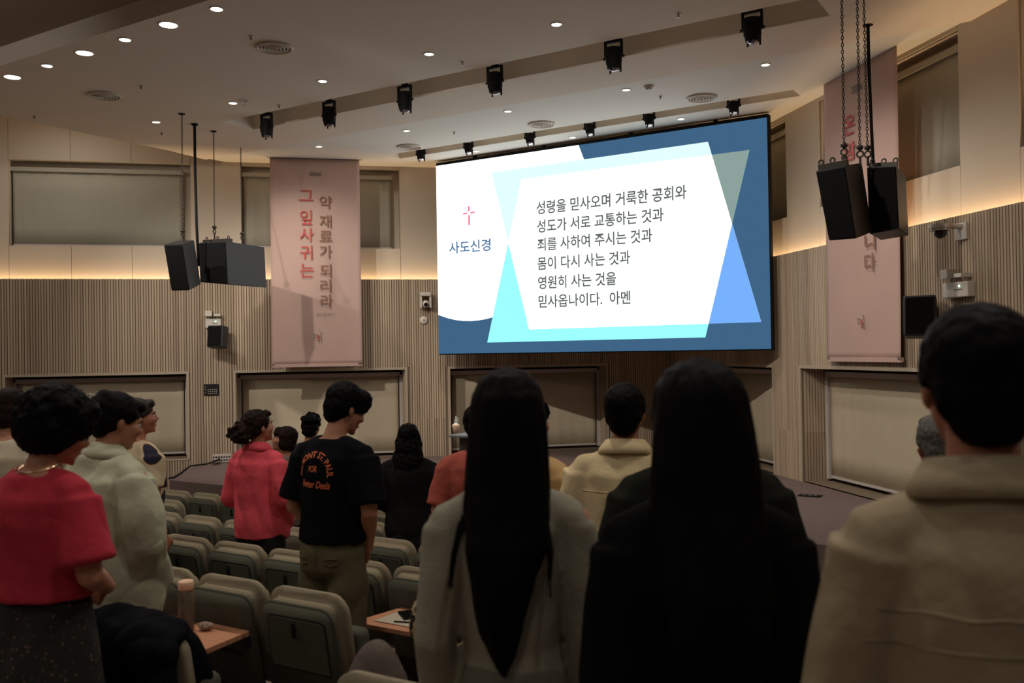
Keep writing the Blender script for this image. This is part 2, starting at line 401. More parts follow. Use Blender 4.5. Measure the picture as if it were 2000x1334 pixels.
cslab('ceiling', SL, 10, -15, 6.15, CE+.22, m=m_ceil0)
cslab('ceiling', -26, SL, -15, 18, CE+.92)
q = bmesh.new(); bx(q, SL, 10, 6.13, 6.15, CE, CE+.3); bx(q, SL-.02, SL, -12, 11.6, CE, CE+1.0); tag(obj('trim_1', q, m_ceil), kind='structure')
for i, (a, b, c, d, h) in enumerate(((-10.9, -2.3, 9.42, 10.05, .25), (-10.45, -3.4, 12.65, 13.03, .22))):
    q = bmesh.new(); bx(q, a, b, c, c+.012, CE+.002, CE+h); bx(q, a, b, d-.012, d, CE+.002, CE+h)
    bx(q, a, a+.012, c, d, CE+.002, CE+h); bx(q, b-.012, b, c, d, CE+.002, CE+h); bx(q, a, b, c, d, CE+h, CE+h+.02)
    tag(obj('trim_%d' % (i+2), q, m_ceil), kind='structure')

# stage and raked floor
sl = at_z(332, 938, ZS); sw = at_z(370, 911, ZS)
stage = [Vector((-12.15, 9.38)), Vector((-.9, 9.16)), Vector((-1.6, 11.6)), Vector((K.x+KC.x*8.4, K.y+KC.y*8.4)), K.copy(), Vector((K.x+KA.x*9.0, K.y+KA.y*9.0))]
stage[5] = Vector((sw.x, sw.y)); stage[0] = Vector((sl.x, sl.y)); stage.pop(2)
q = bmesh.new(); prism(q, stage, .001, ZS); so = tag(obj('stage', q, m_carpet), kind='structure')
q = bmesh.new(); prism(q, clip_room(rect(-26, 12, -15, 18), .2), -.1, 0); tag(obj('floor', q, m_aisle), kind='structure')
# seat rows: (distance of the seat backs, floor height there)
ROWS = {'r1': (6.92, 0.0), 'r15': (6.05, .09), 'r2': (5.2, .18), 'r3': (4.12, .31), 'r4': (3.07, .445), 'r5': (2.05, .58), 'r6': (1.0, .71)}
dd = [6.92, 6.05, 5.2, 4.12, 3.07, 2.05, 1.0]; zz = [.09, .18, .31, .445, .58, .71]
zz = [ROWS[k][1] for k in ('r15', 'r2', 'r3', 'r4', 'r5', 'r6')]
prev = dd[0]-.12
for i, z in enumerate(zz):
    nx_ = dd[i+1]-.12
    q = bmesh.new(); prism(q, clip_room(rect(-26, 12, nx_, prev), -.02), .001, z); tag(obj('floor', q, m_aisle), kind='structure'); prev = nx_
for i in range(8):
    q = bmesh.new(); prism(q, clip_room(rect(-26, 12, prev-1.0 if i < 7 else -15, prev), -.02), .001, .86+.15*i); tag(obj('floor', q, m_aisle), kind='structure'); prev -= 1.0
def tread(d):
    for (k, (dk, z)) in sorted(ROWS.items(), key=lambda a: -a[1][0]):
        if d > dk-.12: return z
    return .86
# ------------------------------------------------------------------ LED screen
SY = 13.55
def lin(*c): return srgb(*c)
scr = thing('led_screen', 'huge lit LED screen with blue slide and Korean text, hung above the stage', 'screen', (-7.04, SY, E-.024))
sx0, sx1, sz1 = -3.0, 3.0, 3.378
m_black = mat('black_metal', (.008, .008, .008), .65, spec=.15)
q = rbx(sx0-.015, sx1+.015, .02, .14, -.02, sz1+.06, .008); obj('cabinet', q, m_black, scr)
for x in (-2.2, -.8, .8, 2.2):
    q = bmesh.new(); bx(q, x-.03, x+.03, .05, .1, sz1+.06, E+3.45-(E-.024)-.0); obj('hanger', q, m_black, scr)
SM = frame_M(Vector((0, 0, 0)), Vector((1, 0, 0)), Vector((0, 0, 1)), Vector((0, -1, 0)))
def S2(x, y):
    p = at_d(x, y, SY); return (p.x+7.04, p.z-(E-.024))
def clampS(p): return (max(sx0, min(sx1, p[0])), max(0, min(sz1, p[1])))
WS = 1.8
m_sblue = emat('led_blue', srgb(63, 100, 134), 1.0)
m_swhite = emat('led_white', (1, 1, 1), WS)
def flat(name, pts, m, lift, lab=None):
    q = bmesh.new(); q.faces.new([q.verts.new((p[0], -lift, p[1])) for p in pts]); o = obj(name, q, m, scr)
    if lab: o['label'] = lab
    return o
flat('display_panel', [(sx0, 0), (sx1, 0), (sx1, sz1), (sx0, sz1)], m_sblue, 0, 'blue lit background of the slide')
# white tag shape on the left with a curved foot
arc = [clampS(S2(x, y)) for x, y in ((857.5, 615), (875, 621.5), (890, 625), (905, 626.8), (920, 627), (935, 625.6), (950, 623), (975, 616), (1100, 560))]
arc[0] = (sx0, arc[0][1])
top = [clampS(S2(1162, 380)), clampS(S2(1141, 312)), (S2(1130, 283)[0], sz1), (sx0, sz1)]
flat('slide_tag', arc+top, m_swhite, .002)
def sect(a, b, c, d):
    a, b, c, d = map(Vector, (a, b, c, d)); r = b-a; s = d-c; den = r.x*s.y-r.y*s.x; t = ((c-a).x*s.y-(c-a).y*s.x)/den; return tuple(a+r*t)
q1 = [S2(960, 337), S2(1383, 277), S2(1487, 629), S2(1034, 643.5)]
q2 = [S2(1019, 350), S2(1464, 293), S2(1378, 659), S2(952, 669)]
flat('slide_shape', q1, emat('led_pale_cyan', srgb(228, 255, 255), 1.0), .004)
flat('slide_shape', q2, emat('led_cyan', srgb(156, 255, 255), 1.05), .006)
L_ = sect(q1[0], q1[3], q2[0], q2[3]); R_ = sect(q1[1], q1[2], q2[1], q2[2]); T2 = sect(q2[0], q2[1], q1[1], q1[2]); B1 = sect(q1[3], q1[2], q2[1], q2[2])
flat('slide_shape', [T2, q2[1], R_], emat('led_sage', srgb(140, 162, 156), 1), .008)
flat('slide_shape', [R_, q1[2], B1], emat('led_light_blue', srgb(120, 178, 255), 1), .008)
flat('slide_field', [q2[0], T2, R_, B1, q1[3], L_], m_swhite, .009)
# cross of four strokes, gap at the centre
mx_ = emat('led_rose', srgb(248, 122, 150), 1)
for pts in (((914.5, 403), (918, 403), (918, 413), (914.5, 413)), ((915, 420), (918.6, 420), (918.8, 440), (915.2, 440)), ((905, 416.3), (913.6, 415), (913.6, 418.2), (905, 419.5)), ((919.3, 414.3), (928, 413), (928, 416), (919.3, 417.5))):
    flat('cross_stroke', [S2(*p) for p in pts], mx_, .012)
m_sink = emat('led_grey_ink', srgb(92, 100, 96), 1); m_sink2 = emat('led_blue_ink', srgb(78, 118, 158), 1)
def scr_text(body, x0, x1, yt, yb, xm, m, b=.02):
    a0 = S2(x0, (yt+yb)/2)[0]; a1 = S2(x1, (yt+yb)/2-(x1-x0)*.12)[0]; b1 = S2(xm, yt)[1]; b0 = S2(xm, yb)[1]
    text_fit('lettering', body, SM, a0, a1, b0, b1, m, scr, b, lift=.014)
scr_text('성령을 믿사오며 거룩한 공회와', 1048.5, 1341.5, 393, 419, 1056, m_sink)
scr_text('성도가 서로 교통하는 것과', 1049.5, 1296.5, 429.5, 455, 1056, m_sink)
scr_text('죄를 사하여 주시는 것과', 1050.5, 1274.5, 465, 490.5, 1058, m_sink)
scr_text('몸이 다시 사는 것과', 1050.5, 1231.5, 502, 527.5, 1060, m_sink)
scr_text('영원히 사는 것을', 1051.5, 1204, 539.5, 565, 1060, m_sink)
scr_text('믿사옵나이다.  아멘', 1052.5, 1232, 576.5, 601.5, 1060, m_sink)
scr_text('사도신경', 878, 959, 472.5, 496, 886, m_sink2, .02)

# ------------------------------------------------------------------ banners
m_cloth = mat('banner_cloth', srgb(184, 154, 142), .8, var=.05, vscale=1.2, bump=.04, bscale=8)
m_red = mat('banner_red_print', srgb(184, 84, 78), .8); m_brn = mat('banner_brown_print', srgb(136, 98, 80), .8); m_gry = mat('banner_grey_print', srgb(110, 108, 100), .8)
def banner(label, M, y, corners, texts, logo):
    e = M.to_3x3(); n = e.col[1]; p0 = M.translation+n*y
    c = [at_plane(x, yy, p0, n) for x, yy in corners]      # TL, TR, BR, BL
    mid = (c[2]+c[3])/2; t = thing('banner', label, 'banner', mid, 0)
    ex = (c[1]-c[0]); ex.z = 0; W = ex.length; ex.normalize(); out = Vector((0, 0, 1)).cross(ex).normalized()
    out = out if out.dot(n) > 0 else -out
    H = ((c[0]-c[3]).z+(c[1]-c[2]).z)/2
    B = frame_M(Vector((0, 0, 0)), ex, Vector((0, 0, 1)), out)
    s = bmesh.new(); nx, nz = 24, 40
    f = lambda u, v: .012*math.sin(u*7+v*2)*(1-v) + (.02*(abs(u-.5)*2)**4*(1-v)**6)
    g = [[s.verts.new(B @ Vector((-W/2+W*i/nx, H*j/nz, f(i/nx, j/nz)))) for j in range(nz+1)] for i in range(nx+1)]
    for i in range(nx):
        for j in range(nz): s.faces.new((g[i][j], g[i+1][j], g[i+1][j+1], g[i][j+1]))
    so = obj('cloth', s, m_cloth, t, True); so.modifiers.new('t', 'SOLIDIFY').thickness = .004
    q = bmesh.new(); bx(q, -W/2, W/2, -.028, .028, -.012, .018, B); obj('bottom_bar', q, m_cloth, t)
    q = bmesh.new(); tube(q, [B @ Vector((-W/2-.05, H+.012, 0)), B @ Vector((W/2+.05, H+.012, 0))], .014); obj('top_rail', q, m_black, t)
    q = bmesh.new()
    for sx_ in (-.4, .4): tube(q, [B @ Vector((sx_*W, H, 0)), B @ Vector((sx_*W, max(H+.02, CE-mid.z), 0))], .005, 6)
    obj('cord', q, m_black, t)
    Bi = (Matrix.Translation(mid) @ B).inverted()
    def loc(x, yy): v = Bi @ at_plane(x, yy, p0, n); return v.x, v.y
    for body, x0, x1, yt, yb, m_, bd in texts:
        xm, ym = (x0+x1)/2, (yt+yb)/2
        text_fit('lettering', body, B, loc(x0, ym)[0], loc(x1, ym)[0], loc(xm, yb)[1], loc(xm, yt)[1], m_, t, bd, lift=.022)
    lx, ly = loc(*logo); q = bmesh.new()
    def lb(b_, x0, x1, z0, z1): bx(b_, lx+x0, lx+x1, z0+ly, z1+ly, .018, .021, B)
    lb(q, -.008, .008, -.08, .03); lb(q, -.035, .035, -.012, .004); obj('emblem', q, m_red, t)
    q = bmesh.new()
    for x0, z0 in ((-.09, .03), (-.05, .025), (.03, .06), (.03, .025), (.03, -.04), (.03, -.075), (-.085, -.015)):
        lb(q, x0, x0+.03, z0, z0+.007); lb(q, x0+.011, x0+.018, z0-.014, z0+.018)
    obj('emblem', q, m_gry, t)
    return t
banner('pale pink hanging banner with two columns of Korean lettering, left of the screen', MA, .33, [(527.6, 308.5), (702.8, 311.6), (708, 711.6), (531.2, 714.6)],
  [('2026', 604, 627.5, 336.5, 344, m_gry, .02)] +
  [(c, *b, m_red, .01) for c, b in (('그', (584, 611.5, 371.5, 392.5)), ('잎', (586, 609.5, 410.5, 439)), ('사', (585, 613, 445, 472)), ('귀', (586, 610, 479.5, 507)), ('는', (586, 613, 515, 541.5)))] +
  [(c, *b, m_brn, .01) for c, b in (('약', (624, 648, 383, 409)), ('재', (624, 647, 420, 445)), ('료', (624, 648.5, 451, 471.5)), ('가', (624, 648.5, 479, 504)), ('되', (625, 647, 516, 541.5)), ('리', (625, 646.5, 546, 570.5)), ('라', (626, 650, 575, 600.5)))] +
  [('에스겔 47:12', 618, 654, 611, 617, m_gry, 0)], (622, 657))
banner('pale pink hanging banner behind the right-hand speakers, right of the screen', MC, .07, [(1607.6, 162.4), (1749.6, 87), (1763.8, 703.8), (1618.5, 701)],
  [('2026', 1665, 1685, 165, 179, m_gry, .02), ('온', 1651, 1672, 225, 263, m_red, .01), ('맘', 1652, 1674, 277, 312, m_red, .01), ('니', 1691, 1712, 452, 489, m_brn, .01), ('다', 1691, 1712, 494, 530, m_brn, .01)], (1685, 628))

# ------------------------------------------------------------------ ceiling fittings
m_lamp = emat('downlight_glow', (1, .9, .74), 12); m_lamp2 = emat('front_downlight_glow', (1, .93, .70), 3.0)
m_white = mat('white_plastic', srgb(200, 192, 180), .45)
m_vent = mat('vent_metal', srgb(210, 200, 186), .5)
def downlight(x, y, r, m, label, e=0):
    p = at_z(x, y, CE); t = thing('downlight', label, 'downlight', p)
    q = bmesh.new(); ringm(q, (0, 0, -.002), r+.008, .008, 28, 6); obj('trim_ring', q, m_ceil2, t, True)
    q = bmesh.new(); cyl(q, (0, 0, -.004), r, .006, 28); obj('diffuser', q, m, t)
    if e: link_light('downlight_beam', 'SPOT', p+Vector((0, 0, -.03)), e, (1, .84, .66), p+Vector((0, 0, -3)), spot_size=2.0, spot_blend=.8, shadow_soft_size=r)
r1 = [(24,150),(92,128),(165,103),(244,77),(329,48),(423,17)]
nth = ['first', 'second', 'third', 'fourth', 'fifth', 'sixth']
for i, (x, y) in enumerate(r1):
    downlight(x, y, .088 if i % 2 == 0 else .056, m_lamp, '%s round downlight, %s from the left in the row beside the ceiling step' % ('large' if i % 2 == 0 else 'small', nth[i]))
for k in range(6, 16):
    a = at_z(*r1[1], CE); b = at_z(*r1[5], CE); dx = (b-a)/4
for i, (x, y) in enumerate([(305,238),(455,201),(630,158),(838,105),(1087,47)]):
    downlight(x, y, .05, m_lamp, 'round downlight, %s from the left in the row before the long light slot' % nth[i], 6)
for i, (x, y) in enumerate([(623,286),(794,255),(992,217),(1223,175),(1495,126)]):
    downlight(x, y, .05, m_lamp2, 'warm round downlight, %s from the left between the two light slots' % nth[i], 7)
for i, (x, y) in enumerate([(930,295),(1118,268),(1330,232)]):
    downlight(x, y, .05, m_lamp2, 'round downlight, %s from the left in the strip just above the screen' % nth[i], 5)
def vent(x, y, label, r=.19):
    p = at_z(x, y, CE); t = thing('ceiling_vent', label, 'vent', p)
    q = bmesh.new()
    q2_ = bmesh.new(); cyl(q2_, (0, 0, -.002), r*.95, .004, 32); obj('back_plate', q2_, mat('vent_dark', (.10, .09, .08), .8), t)
    for k, rr in enumerate((1.0, .78, .58, .38, .18)): 
        ringm(q, (0, 0, -.008-.006*k*.6), r*rr, .012 if k else .02, 36, 6)
    obj('cone_rings', q, m_vent, t, True)
vent(536, 92, 'round ceiling air vent nearest the large downlights, top left'); vent(205, 186, 'round ceiling air vent at the far left'); vent(1058, 242, 'round ceiling air vent above the middle of the screen')
vent(1370, 190, 'round ceiling air vent above the screen\'s right end'); vent(800, 286, 'round ceiling air vent left of the screen top')
for x, y, lb in ((903, 121, 'tiny ceiling sprinkler beside the fourth downlight before the long slot'), (490, 70, 'tiny ceiling sprinkler left of the largest air vent'), (1325, 27, 'tiny ceiling sprinkler at the top edge right of the middle'), (545, 205, 'tiny ceiling sprinkler just above the leftmost big spotlight'),
                 (67, 226, 'tiny ceiling sprinkler at the far left ceiling edge'), (275, 167, 'tiny ceiling sprinkler right of the far left air vent'), (316, 259, 'tiny ceiling sprinkler above the left speaker chains'), (1290, 188, 'tiny ceiling sprinkler near the white smoke detector'), (887, 258, 'tiny ceiling sprinkler between the two light slots above the screen corner')):
    p = at_z(x, y, CE); t = thing('sprinkler', lb, 'sprinkler', p)
    q = bmesh.new(); cyl(q, (0, 0, -.004), .026, .008, 14); obj('escutcheon', q, m_vent, t); q = bmesh.new(); cyl(q, (0, 0, -.02), .009, .03, 10); cyl(q, (0, 0, -.037), .016, .004, 12); obj('nozzle', q, mat('brass', (.2, .15, .1), .4, .8), t)
for x, y, lb in ((1267, 168, 'white smoke detector on the ceiling above the screen\'s right half'), (478, 197, 'white smoke detector beside the second downlight at left')):
    t = thing('smoke_detector', lb, 'detector', at_z(x, y, CE)); q = bmesh.new(); cyl(q, (0, 0, -.012), .065, .024, 20); obj('base', q, m_white, t); q = bmesh.new(); cyl(q, (0, 0, -.038), .035, .03, 20, r2=.048); obj('cap', q, m_white, t)

m_lens = mat('lens_glass', (.25, .22, .25), .08, .6, spec=.8)
m_cham = mat('chrome', (.6, .6, .6), .15, 1)
def spot(p, big, label, grp, z0):
    t = thing('stage_spotlight', label, 'spotlight', p, 0, grp)
    k = 1.0 if big else .8; R = .088*k; h = .24 if big else .15
    q = bmesh.new(); tube(q, [(0, 0, h), (0, 0, .06)], [(R*1.05), R*1.05], 20); tube(q, [(0, 0, .08), (0, 0, 0)], [R*1.0, R*.84], 20)
    for s in (-1, 1): bx(q, s*R*1.15-.01, s*R*1.15+.01, -.02, .02, h*.5, h+.08)
    bx(q, -R*1.25, R*1.25, -.02, .02, h+.06, h+.09)
    obj('housing', q, m_black, t)
    q = bmesh.new(); cyl(q, (0, 0, h*.45+.03), R*1.12, .02, 24); bx(q, -R*1.5, R*1.5, -.012, .012, h*.42+.02, h*.42+.045); obj('clamp_ring', q, m_black, t)
    q = bmesh.new()
    for a in range(3):
        an = a*2*PI/3+.5; tube(q, [(R*.9*math.cos(an), R*.9*math.sin(an), .05), (R*.88*math.cos(an), R*.88*math.sin(an), -.035)], .011, 8)
    obj('filter_holder', q, m_black, t)
    q = bmesh.new(); ell(q, (0, 0, .004), (R*.74, R*.74, .03), sub=2); obj('lens', q, m_lens if big else mat('lit_lens', (.6, .6, .6), .15, .9, emit=(1, .95, .9), estr=.25), t, True)
    q = bmesh.new(); bx(q, -.03, .03, -.03, .03, h+.08, z0-p.z); obj('mount', q, m_black, t)
for i, (x, yb) in enumerate([(521, 266), (643, 244), (791, 216), (967, 181), (1199, 135), (1470, 81)]):
    spot(at_d(x, yb, 9.74), True, 'large black stage spotlight, %s from the left in the nearer ceiling slot' % nth[i], 'spotlights in the nearer slot', CE+.24)
for i, (x, yb) in enumerate([(822, 311), (915, 298), (1035, 280), (1152, 262), (1268, 244), (1433, 220)]):
    spot(at_d(x, yb, 12.84), False, 'small black stage spotlight, %s from the left in the slot above the screen' % nth[i], 'spotlights in the far slot', CE+.21)

# ------------------------------------------------------------------ hung loudspeakers
m_cab = mat('speaker_paint', (.022, .022, .022), .5, spec=.4, bump=.1, bscale=200); m_gr = mat('speaker_grille', (.006, .006, .006), .85, spec=.1)
m_chain = mat('chain_steel', (.05, .042, .035), .5, .6)
def chain(bm, a, b, r=.011):
    a, b = Vector(a), Vector(b); L = (b-a).length; n = int(L/.034); ez = (b-a).normalized(); ex = Vector((1, 0, 0)); ex = (ex-ez*ex.dot(ez)).normalized(); ey = ez.cross(ex)
    for i in range(n):
        c = a+(b-a)*((i+.5)/n); e1, e2 = (ex, ey) if i % 2 else (ey, ex)
        M = frame_M(c, ez*1.5, e1, e2); ringm(bm, (0, 0, 0), .0115, .0042, 8, 4, M)
def speaker(label, bl, br, tl, tr, depth_dir, depth, chains, grp, split=True, lug=True, front_grille=True):
    """front corners (world), extruded backwards; chains = list of (top, bottom)"""
    o = (bl+br)/2; t = thing('hanging_speaker', label, 'speaker', o, 0, grp)
    f = [v-o for v in (bl, br, tr, tl)]; bk = [v+depth_dir*depth for v in f]
    c0 = sum(bk, Vector())/4; bk = [c0+(v-c0)*Vector((1, 1, 1)) for v in bk]
    q = bmesh.new(); vs = [q.verts.new(v) for v in f+bk]
    for fc in ((0,1,2,3), (7,6,5,4), (0,4,5,1), (1,5,6,2), (2,6,7,3), (3,7,4,0)): q.faces.new([vs[i] for i in fc])
    bmesh.ops.recalc_face_normals(q, faces=q.faces); bmesh.ops.bevel(q, geom=q.edges[:], offset=.008, segments=2, affect='EDGES')
    obj('cabinet', q, m_cab, t)
    nn = -depth_dir; cx = sum(f, Vector())/4
    q = bmesh.new(); g = [cx+(v-cx)*.95+nn*.012 for v in f]; g2 = [v-nn*.02 for v in g]; vs = [q.verts.new(v) for v in g+g2]
    for fc in ((0,1,2,3), (7,6,5,4), (0,4,5,1), (1,5,6,2), (2,6,7,3), (3,7,4,0)): q.faces.new([vs[i] for i in fc])
    obj('grille', q, m_gr, t)
    if lug:
        q = bmesh.new(); tp = (f[2]+f[3])/2; ex = (f[2]-f[3]); exn = ex.normalized()
        M = frame_M(tp+depth_dir*.12, exn, depth_dir, exn.cross(depth_dir).normalized())
        if M.to_3x3().col[2].z < 0: M = frame_M(tp+depth_dir*.12, exn, depth_dir, -exn.cross(depth_dir).normalized())
        w = ex.length/2; bx(q, -w*.98, w*.98, -.04, .04, .0, .05, M)
        for u in (-.8, 0, .8): ringm(q, (0, 0, 0), .022, .008, 12, 5, M @ Matrix.Translation((u*w, 0, .07)) @ Matrix.Rotation(PI/2, 4, 'X'))
        obj('rigging_bar', q, m_chain, t)
    for a, b in chains:
        q = bmesh.new(); chain(q, Vector(a)-o, Vector(b)-o+Vector((0, 0, .14))); obj('chain', q, m_chain, t)
        q = bmesh.new(); ell(q, Vector(b)-o+Vector((0, 0, .14)), (.035, .035, .028), sub=2); ringm(q, (0, 0, 0), .03, .01, 14, 5, Matrix.Translation(Vector(b)-o+Vector((0, 0, .075))) @ Matrix.Rotation(PI/2, 4, 'X'))
        tube(q, [Vector(b)-o+Vector((0, 0, .05)), Vector(b)-o-Vector((0, 0, .04))], .012, 8); obj('hook', q, m_chain, t)
        q = bmesh.new(); cyl(q, Vector(a)-o-Vector((0, 0, .006)), .045, .012, 16); obj('ceiling_rose', q, m_black, t)
    return t
def dirh(a, b): v = Vector(b)-Vector(a); v.z = 0; return v.normalized()
# left cluster
P = at_depth
fwd = (P(1000, 667, 1)-EYE).normalized()
def top_c(x, y, z): return Vector(P(x, y, z))
# tilted left cabinet
bl, br, tl, tr = P(335, 568, 13.1), P(370, 567, 13.0), P(320, 478, 13.0), P(356, 477, 12.9)
ddir = (P(391, 556, 13.55)-P(370, 567, 13.0)).normalized()
c1t = at_z(355, 222, CE); b1 = P(357, 470, 13.27)
speaker('black loudspeaker tilted down, leftmost of the left hanging cluster', bl, br, tl, tr, ddir, .60, [(c1t, b1)], 'loudspeakers of the left cluster', lug=False)
bl, br, tl, tr = P(393, 551, 14.2), P(452, 555, 13.85), P(388, 472, 14.2), P(441, 470, 13.85)
bl, tl = P(391, 551, 14.15), P(388, 474, 14.15); br, tr = P(445, 555, 13.85), P(441, 471, 13.85)
ddir = (P(512, 553, 14.6)-P(445, 556, 13.85)); ddir.z = 0; ddir.normalize()
speaker('black loudspeaker with long grey side, rightmost of the left hanging cluster', bl, br, tl, tr, ddir, .92, [(at_z(417, 256, CE), P(419, 462, 14.2)), (at_z(470, 286, CE), P(473, 474, 14.55))], 'loudspeakers of the left cluster')
t = thing('speaker_cable', 'black cable dropping from the ceiling between the left speakers', 'cable', at_z(380, 242, CE))
q = bmesh.new(); a = at_z(380, 242, CE); tube(q, [(0, 0, 0), P(381, 330, 13.9)-a, P(384, 440, 13.9)-a, P(388, 520, 13.95)-a], .02, 8); obj('cord', q, m_black, t, True)
q = bmesh.new(); cyl(q, (0, 0, -.01), .05, .02, 14); obj('ceiling_rose', q, m_black, t)
# right cluster
bl, br, tl, tr = P(1619, 470, 8.95), P(1672, 466, 8.8), P(1593, 334, 8.9), P(1650, 323, 8.75)
ddir = (P(1707, 452, 9.35)-P(1672, 466, 8.8)).normalized()
speaker('black loudspeaker tilted down with grey flank, left one of the right cluster', bl, br, tl, tr, ddir, .62, [(P(1643, -60, 9.1), P(1649, 312, 9.1)), (P(1673, -60, 9.15), P(1680, 316, 9.15))], 'loudspeakers of the right cluster', lug=True)
bl, br, tl, tr = P(1698, 457, 9.35), P(1756, 447, 9.15), P(1693, 326, 9.35), P(1750, 323, 9.15)
ddir = (P(1777, 457, 9.8)-P(1756, 447, 9.15)); ddir.z = 0; ddir.normalize()
speaker('black loudspeaker with rigging bar, right one of the right cluster', bl, br, tl, tr, ddir, .66, [(P(1686, -40, 9.3), P(1695, 316, 9.3))], 'loudspeakers of the right cluster')
a = at_z(1695, 46, CE); t = thing('speaker_cable', 'black cable dropping from the ceiling to the right speakers', 'cable', a)
q = bmesh.new(); tube(q, [(0, 0, 0), P(1697, 130, 9.9)-a, P(1699, 180, 10.1)-a, P(1702, 250, 10.15)-a, P(1706, 330, 10.25)-a], .018, 8); obj('cord', q, m_black, t, True)
q = bmesh.new(); cyl(q, (0, 0, -.01), .055, .02, 14); obj('ceiling_rose', q, m_black, t)

# ------------------------------------------------------------------ wall fittings
def wall_M(M, x, y, off=0.0):
    n = M.to_3x3().col[1]; p = at_plane(x, y, M.translation+n*off, n)
    right = Vector((ray(x+10, y)-ray(x, y))); ex = M.to_3x3().col[0]; ex = ex if ex.dot(right) > 0 else -ex
    return frame_M(p, ex, n, Vector((0, 0, 1))), p      # x right, y out of the wall, z up
def on_wall(name, label, cat, M, x, y):
    W, p = wall_M(M, x, y, .002); t = thing(name, label, cat, p)
    R = W.to_3x3(); sgn = 1
    if R.determinant() < 0: R.col[0] = -R.col[0]; sgn = -1
    t.rotation_euler = R.to_euler()
    return t, sgn
m_led = emat('green_led', (.35, 1, .6), 4)
def px_m(x, z=17): return x*z/FPX
def em_light(M, x, y, label, z, hx):
    t, sg = on_wall('emergency_light', label, 'emergency light', M, x, y); w = hx/2
    obj('housing', rbx(-w, w, 0, .09, -.08, .08, .008), m_white, t)
    for k in (-1, 1):
        q = bmesh.new(); tube(q, [(k*w*.55, .05, .08), (k*w*.55, .05, .13)], .015, 8); bx(q, k*w*.55-.055, k*w*.55+.055, .02, .14, .125, .165 if k*sg > 0 else .22); obj('lamp_head', q, m_white, t)
    q = bmesh.new(); ell(q, (sg*w*.35, .092, .035), (.012, .008, .012), sub=2); obj('led', q, m_led, t)
    q = bmesh.new(); bx(q, -w*.6, w*.1, .09, .092, -.005, .005); obj('marking', q, m_gry, t)
em_light(MA, 417, 632, 'white twin emergency light above the small speaker on the left wall', 16, .26)
em_light(MC, 1880, 566, 'white twin emergency light below the dome camera on the right wall', 10, .40)
def wall_speaker(M, x, y, label, k, yaw, flip):
    t, sg = on_wall('wall_speaker', label, 'speaker', M, x, y)
    q = bmesh.new(); bx(q, -.05, .05, 0, .06, -.12, .12); bx(q, -.03, .03, .05, .2, -.03, .03); obj('bracket', q, m_black, t)
    R = Matrix.Translation((sg*.12, .26, 0)) @ Matrix.Rotation(yaw, 4, 'Z') @ Matrix.Rotation(.12, 4, 'X')
    obj('cabinet', rbx(-.14*k, .14*k, -.11*k, .12*k, -.19*k, .19*k, .02, 3, R), m_cab, t)
    obj('grille', rbx(-.12*k, .12*k, .115*k, .128*k, -.17*k, .17*k, .004, 1, R), m_gr, t)
wall_speaker(MA, 414, 659, 'small black wall speaker under the emergency light on the left wall', 1, -.35, 1)
wall_speaker(MC, 1826, 620, 'black wall speaker half behind the beige-jacket man\'s head', 1.15, .9, -1)
t, sg = on_wall('control_panel', 'small black wall panel with rows of pale buttons, left wall', 'panel', MA, 413, 761)
obj('plate', rbx(-.125, .125, 0, .02, -.10, .10, .006), mat('panel_black', (.02, .017, .017), .3), t)
for i in range(5):
    for j in range(3):
        q = bmesh.new(); cyl(q, (-.085+.034*i, .022, -.065+.034*j), .009, .008, 8, Matrix.Identity(4)); obj('button', q, m_vent, t)
for j in range(3):
    q = bmesh.new(); cyl(q, (.098, .022, -.045+.045*j), .011, .008, 8); obj('knob', q, m_vent, t)
t, sg = on_wall('ptz_camera', 'white tracking camera on the wall strip left of the screen', 'camera', MA, 829, 588)
obj('mount', rbx(-.10, .10, 0, .22, .11, .15, .01), m_white, t)
q = rbx(-.10, .10, .04, .22, .08, .125, .012); obj('base', q, m_white, t)
q = bmesh.new()
for k in (-1, 1): bx(q, k*.085-.015, k*.085+.015, .06, .20, -.13, .09)
obj('yoke', q, m_white, t)
q = bmesh.new(); ell(q, (0, .13, -.06), (.068, .075, .07)); obj('head', q, m_vent, t, True)
q = bmesh.new(); cyl(q, (0, 0, 0), .035, .05, 20, Matrix.Translation((0, .2, -.075)) @ Matrix.Rotation(PI/2, 4, 'X')); obj('lens', q, m_gr, t)
t, sg = on_wall('wall_disc', 'round pale disc on the wall beneath the tracking camera', 'disc', MA, 827.5, 625.5)
q = bmesh.new(); cyl(q, (0, .02, 0), .075, .04, 28, Matrix.Translation((0, 0, 0)) @ Matrix.Rotation(0, 4, 'X')); 
q.free(); q = bmesh.new(); ell(q, (0, .012, 0), (.075, .03, .075)); obj('disc', q, m_vent, t, True); q = bmesh.new(); ell(q, (0, .04, 0), (.016, .008, .016), sub=2); obj('hub', q, m_gry, t, True)
t, sg = on_wall('dome_camera', 'white dome camera on a wall arm high on the right wall', 'camera', MC, 1880, 452)
obj('wall_plate', rbx(-.09, .09, 0, .03, -.09, .09, .008), m_white, t)
obj('arm', rbx(-.05, .05, .02, .24, .03, .075, .01), m_white, t)
q = bmesh.new(); cyl(q, (0, .26, .05), .11, .035, 28); cyl(q, (0, .26, .02), .10, .03, 28); obj('shroud', q, m_white, t)
q = bmesh.new(); ell(q, (0, .26, .0), (.07, .07, .08)); obj('dome', q, mat('smoked_dome', (.01, .01, .015), .08, spec=.8), t, True)
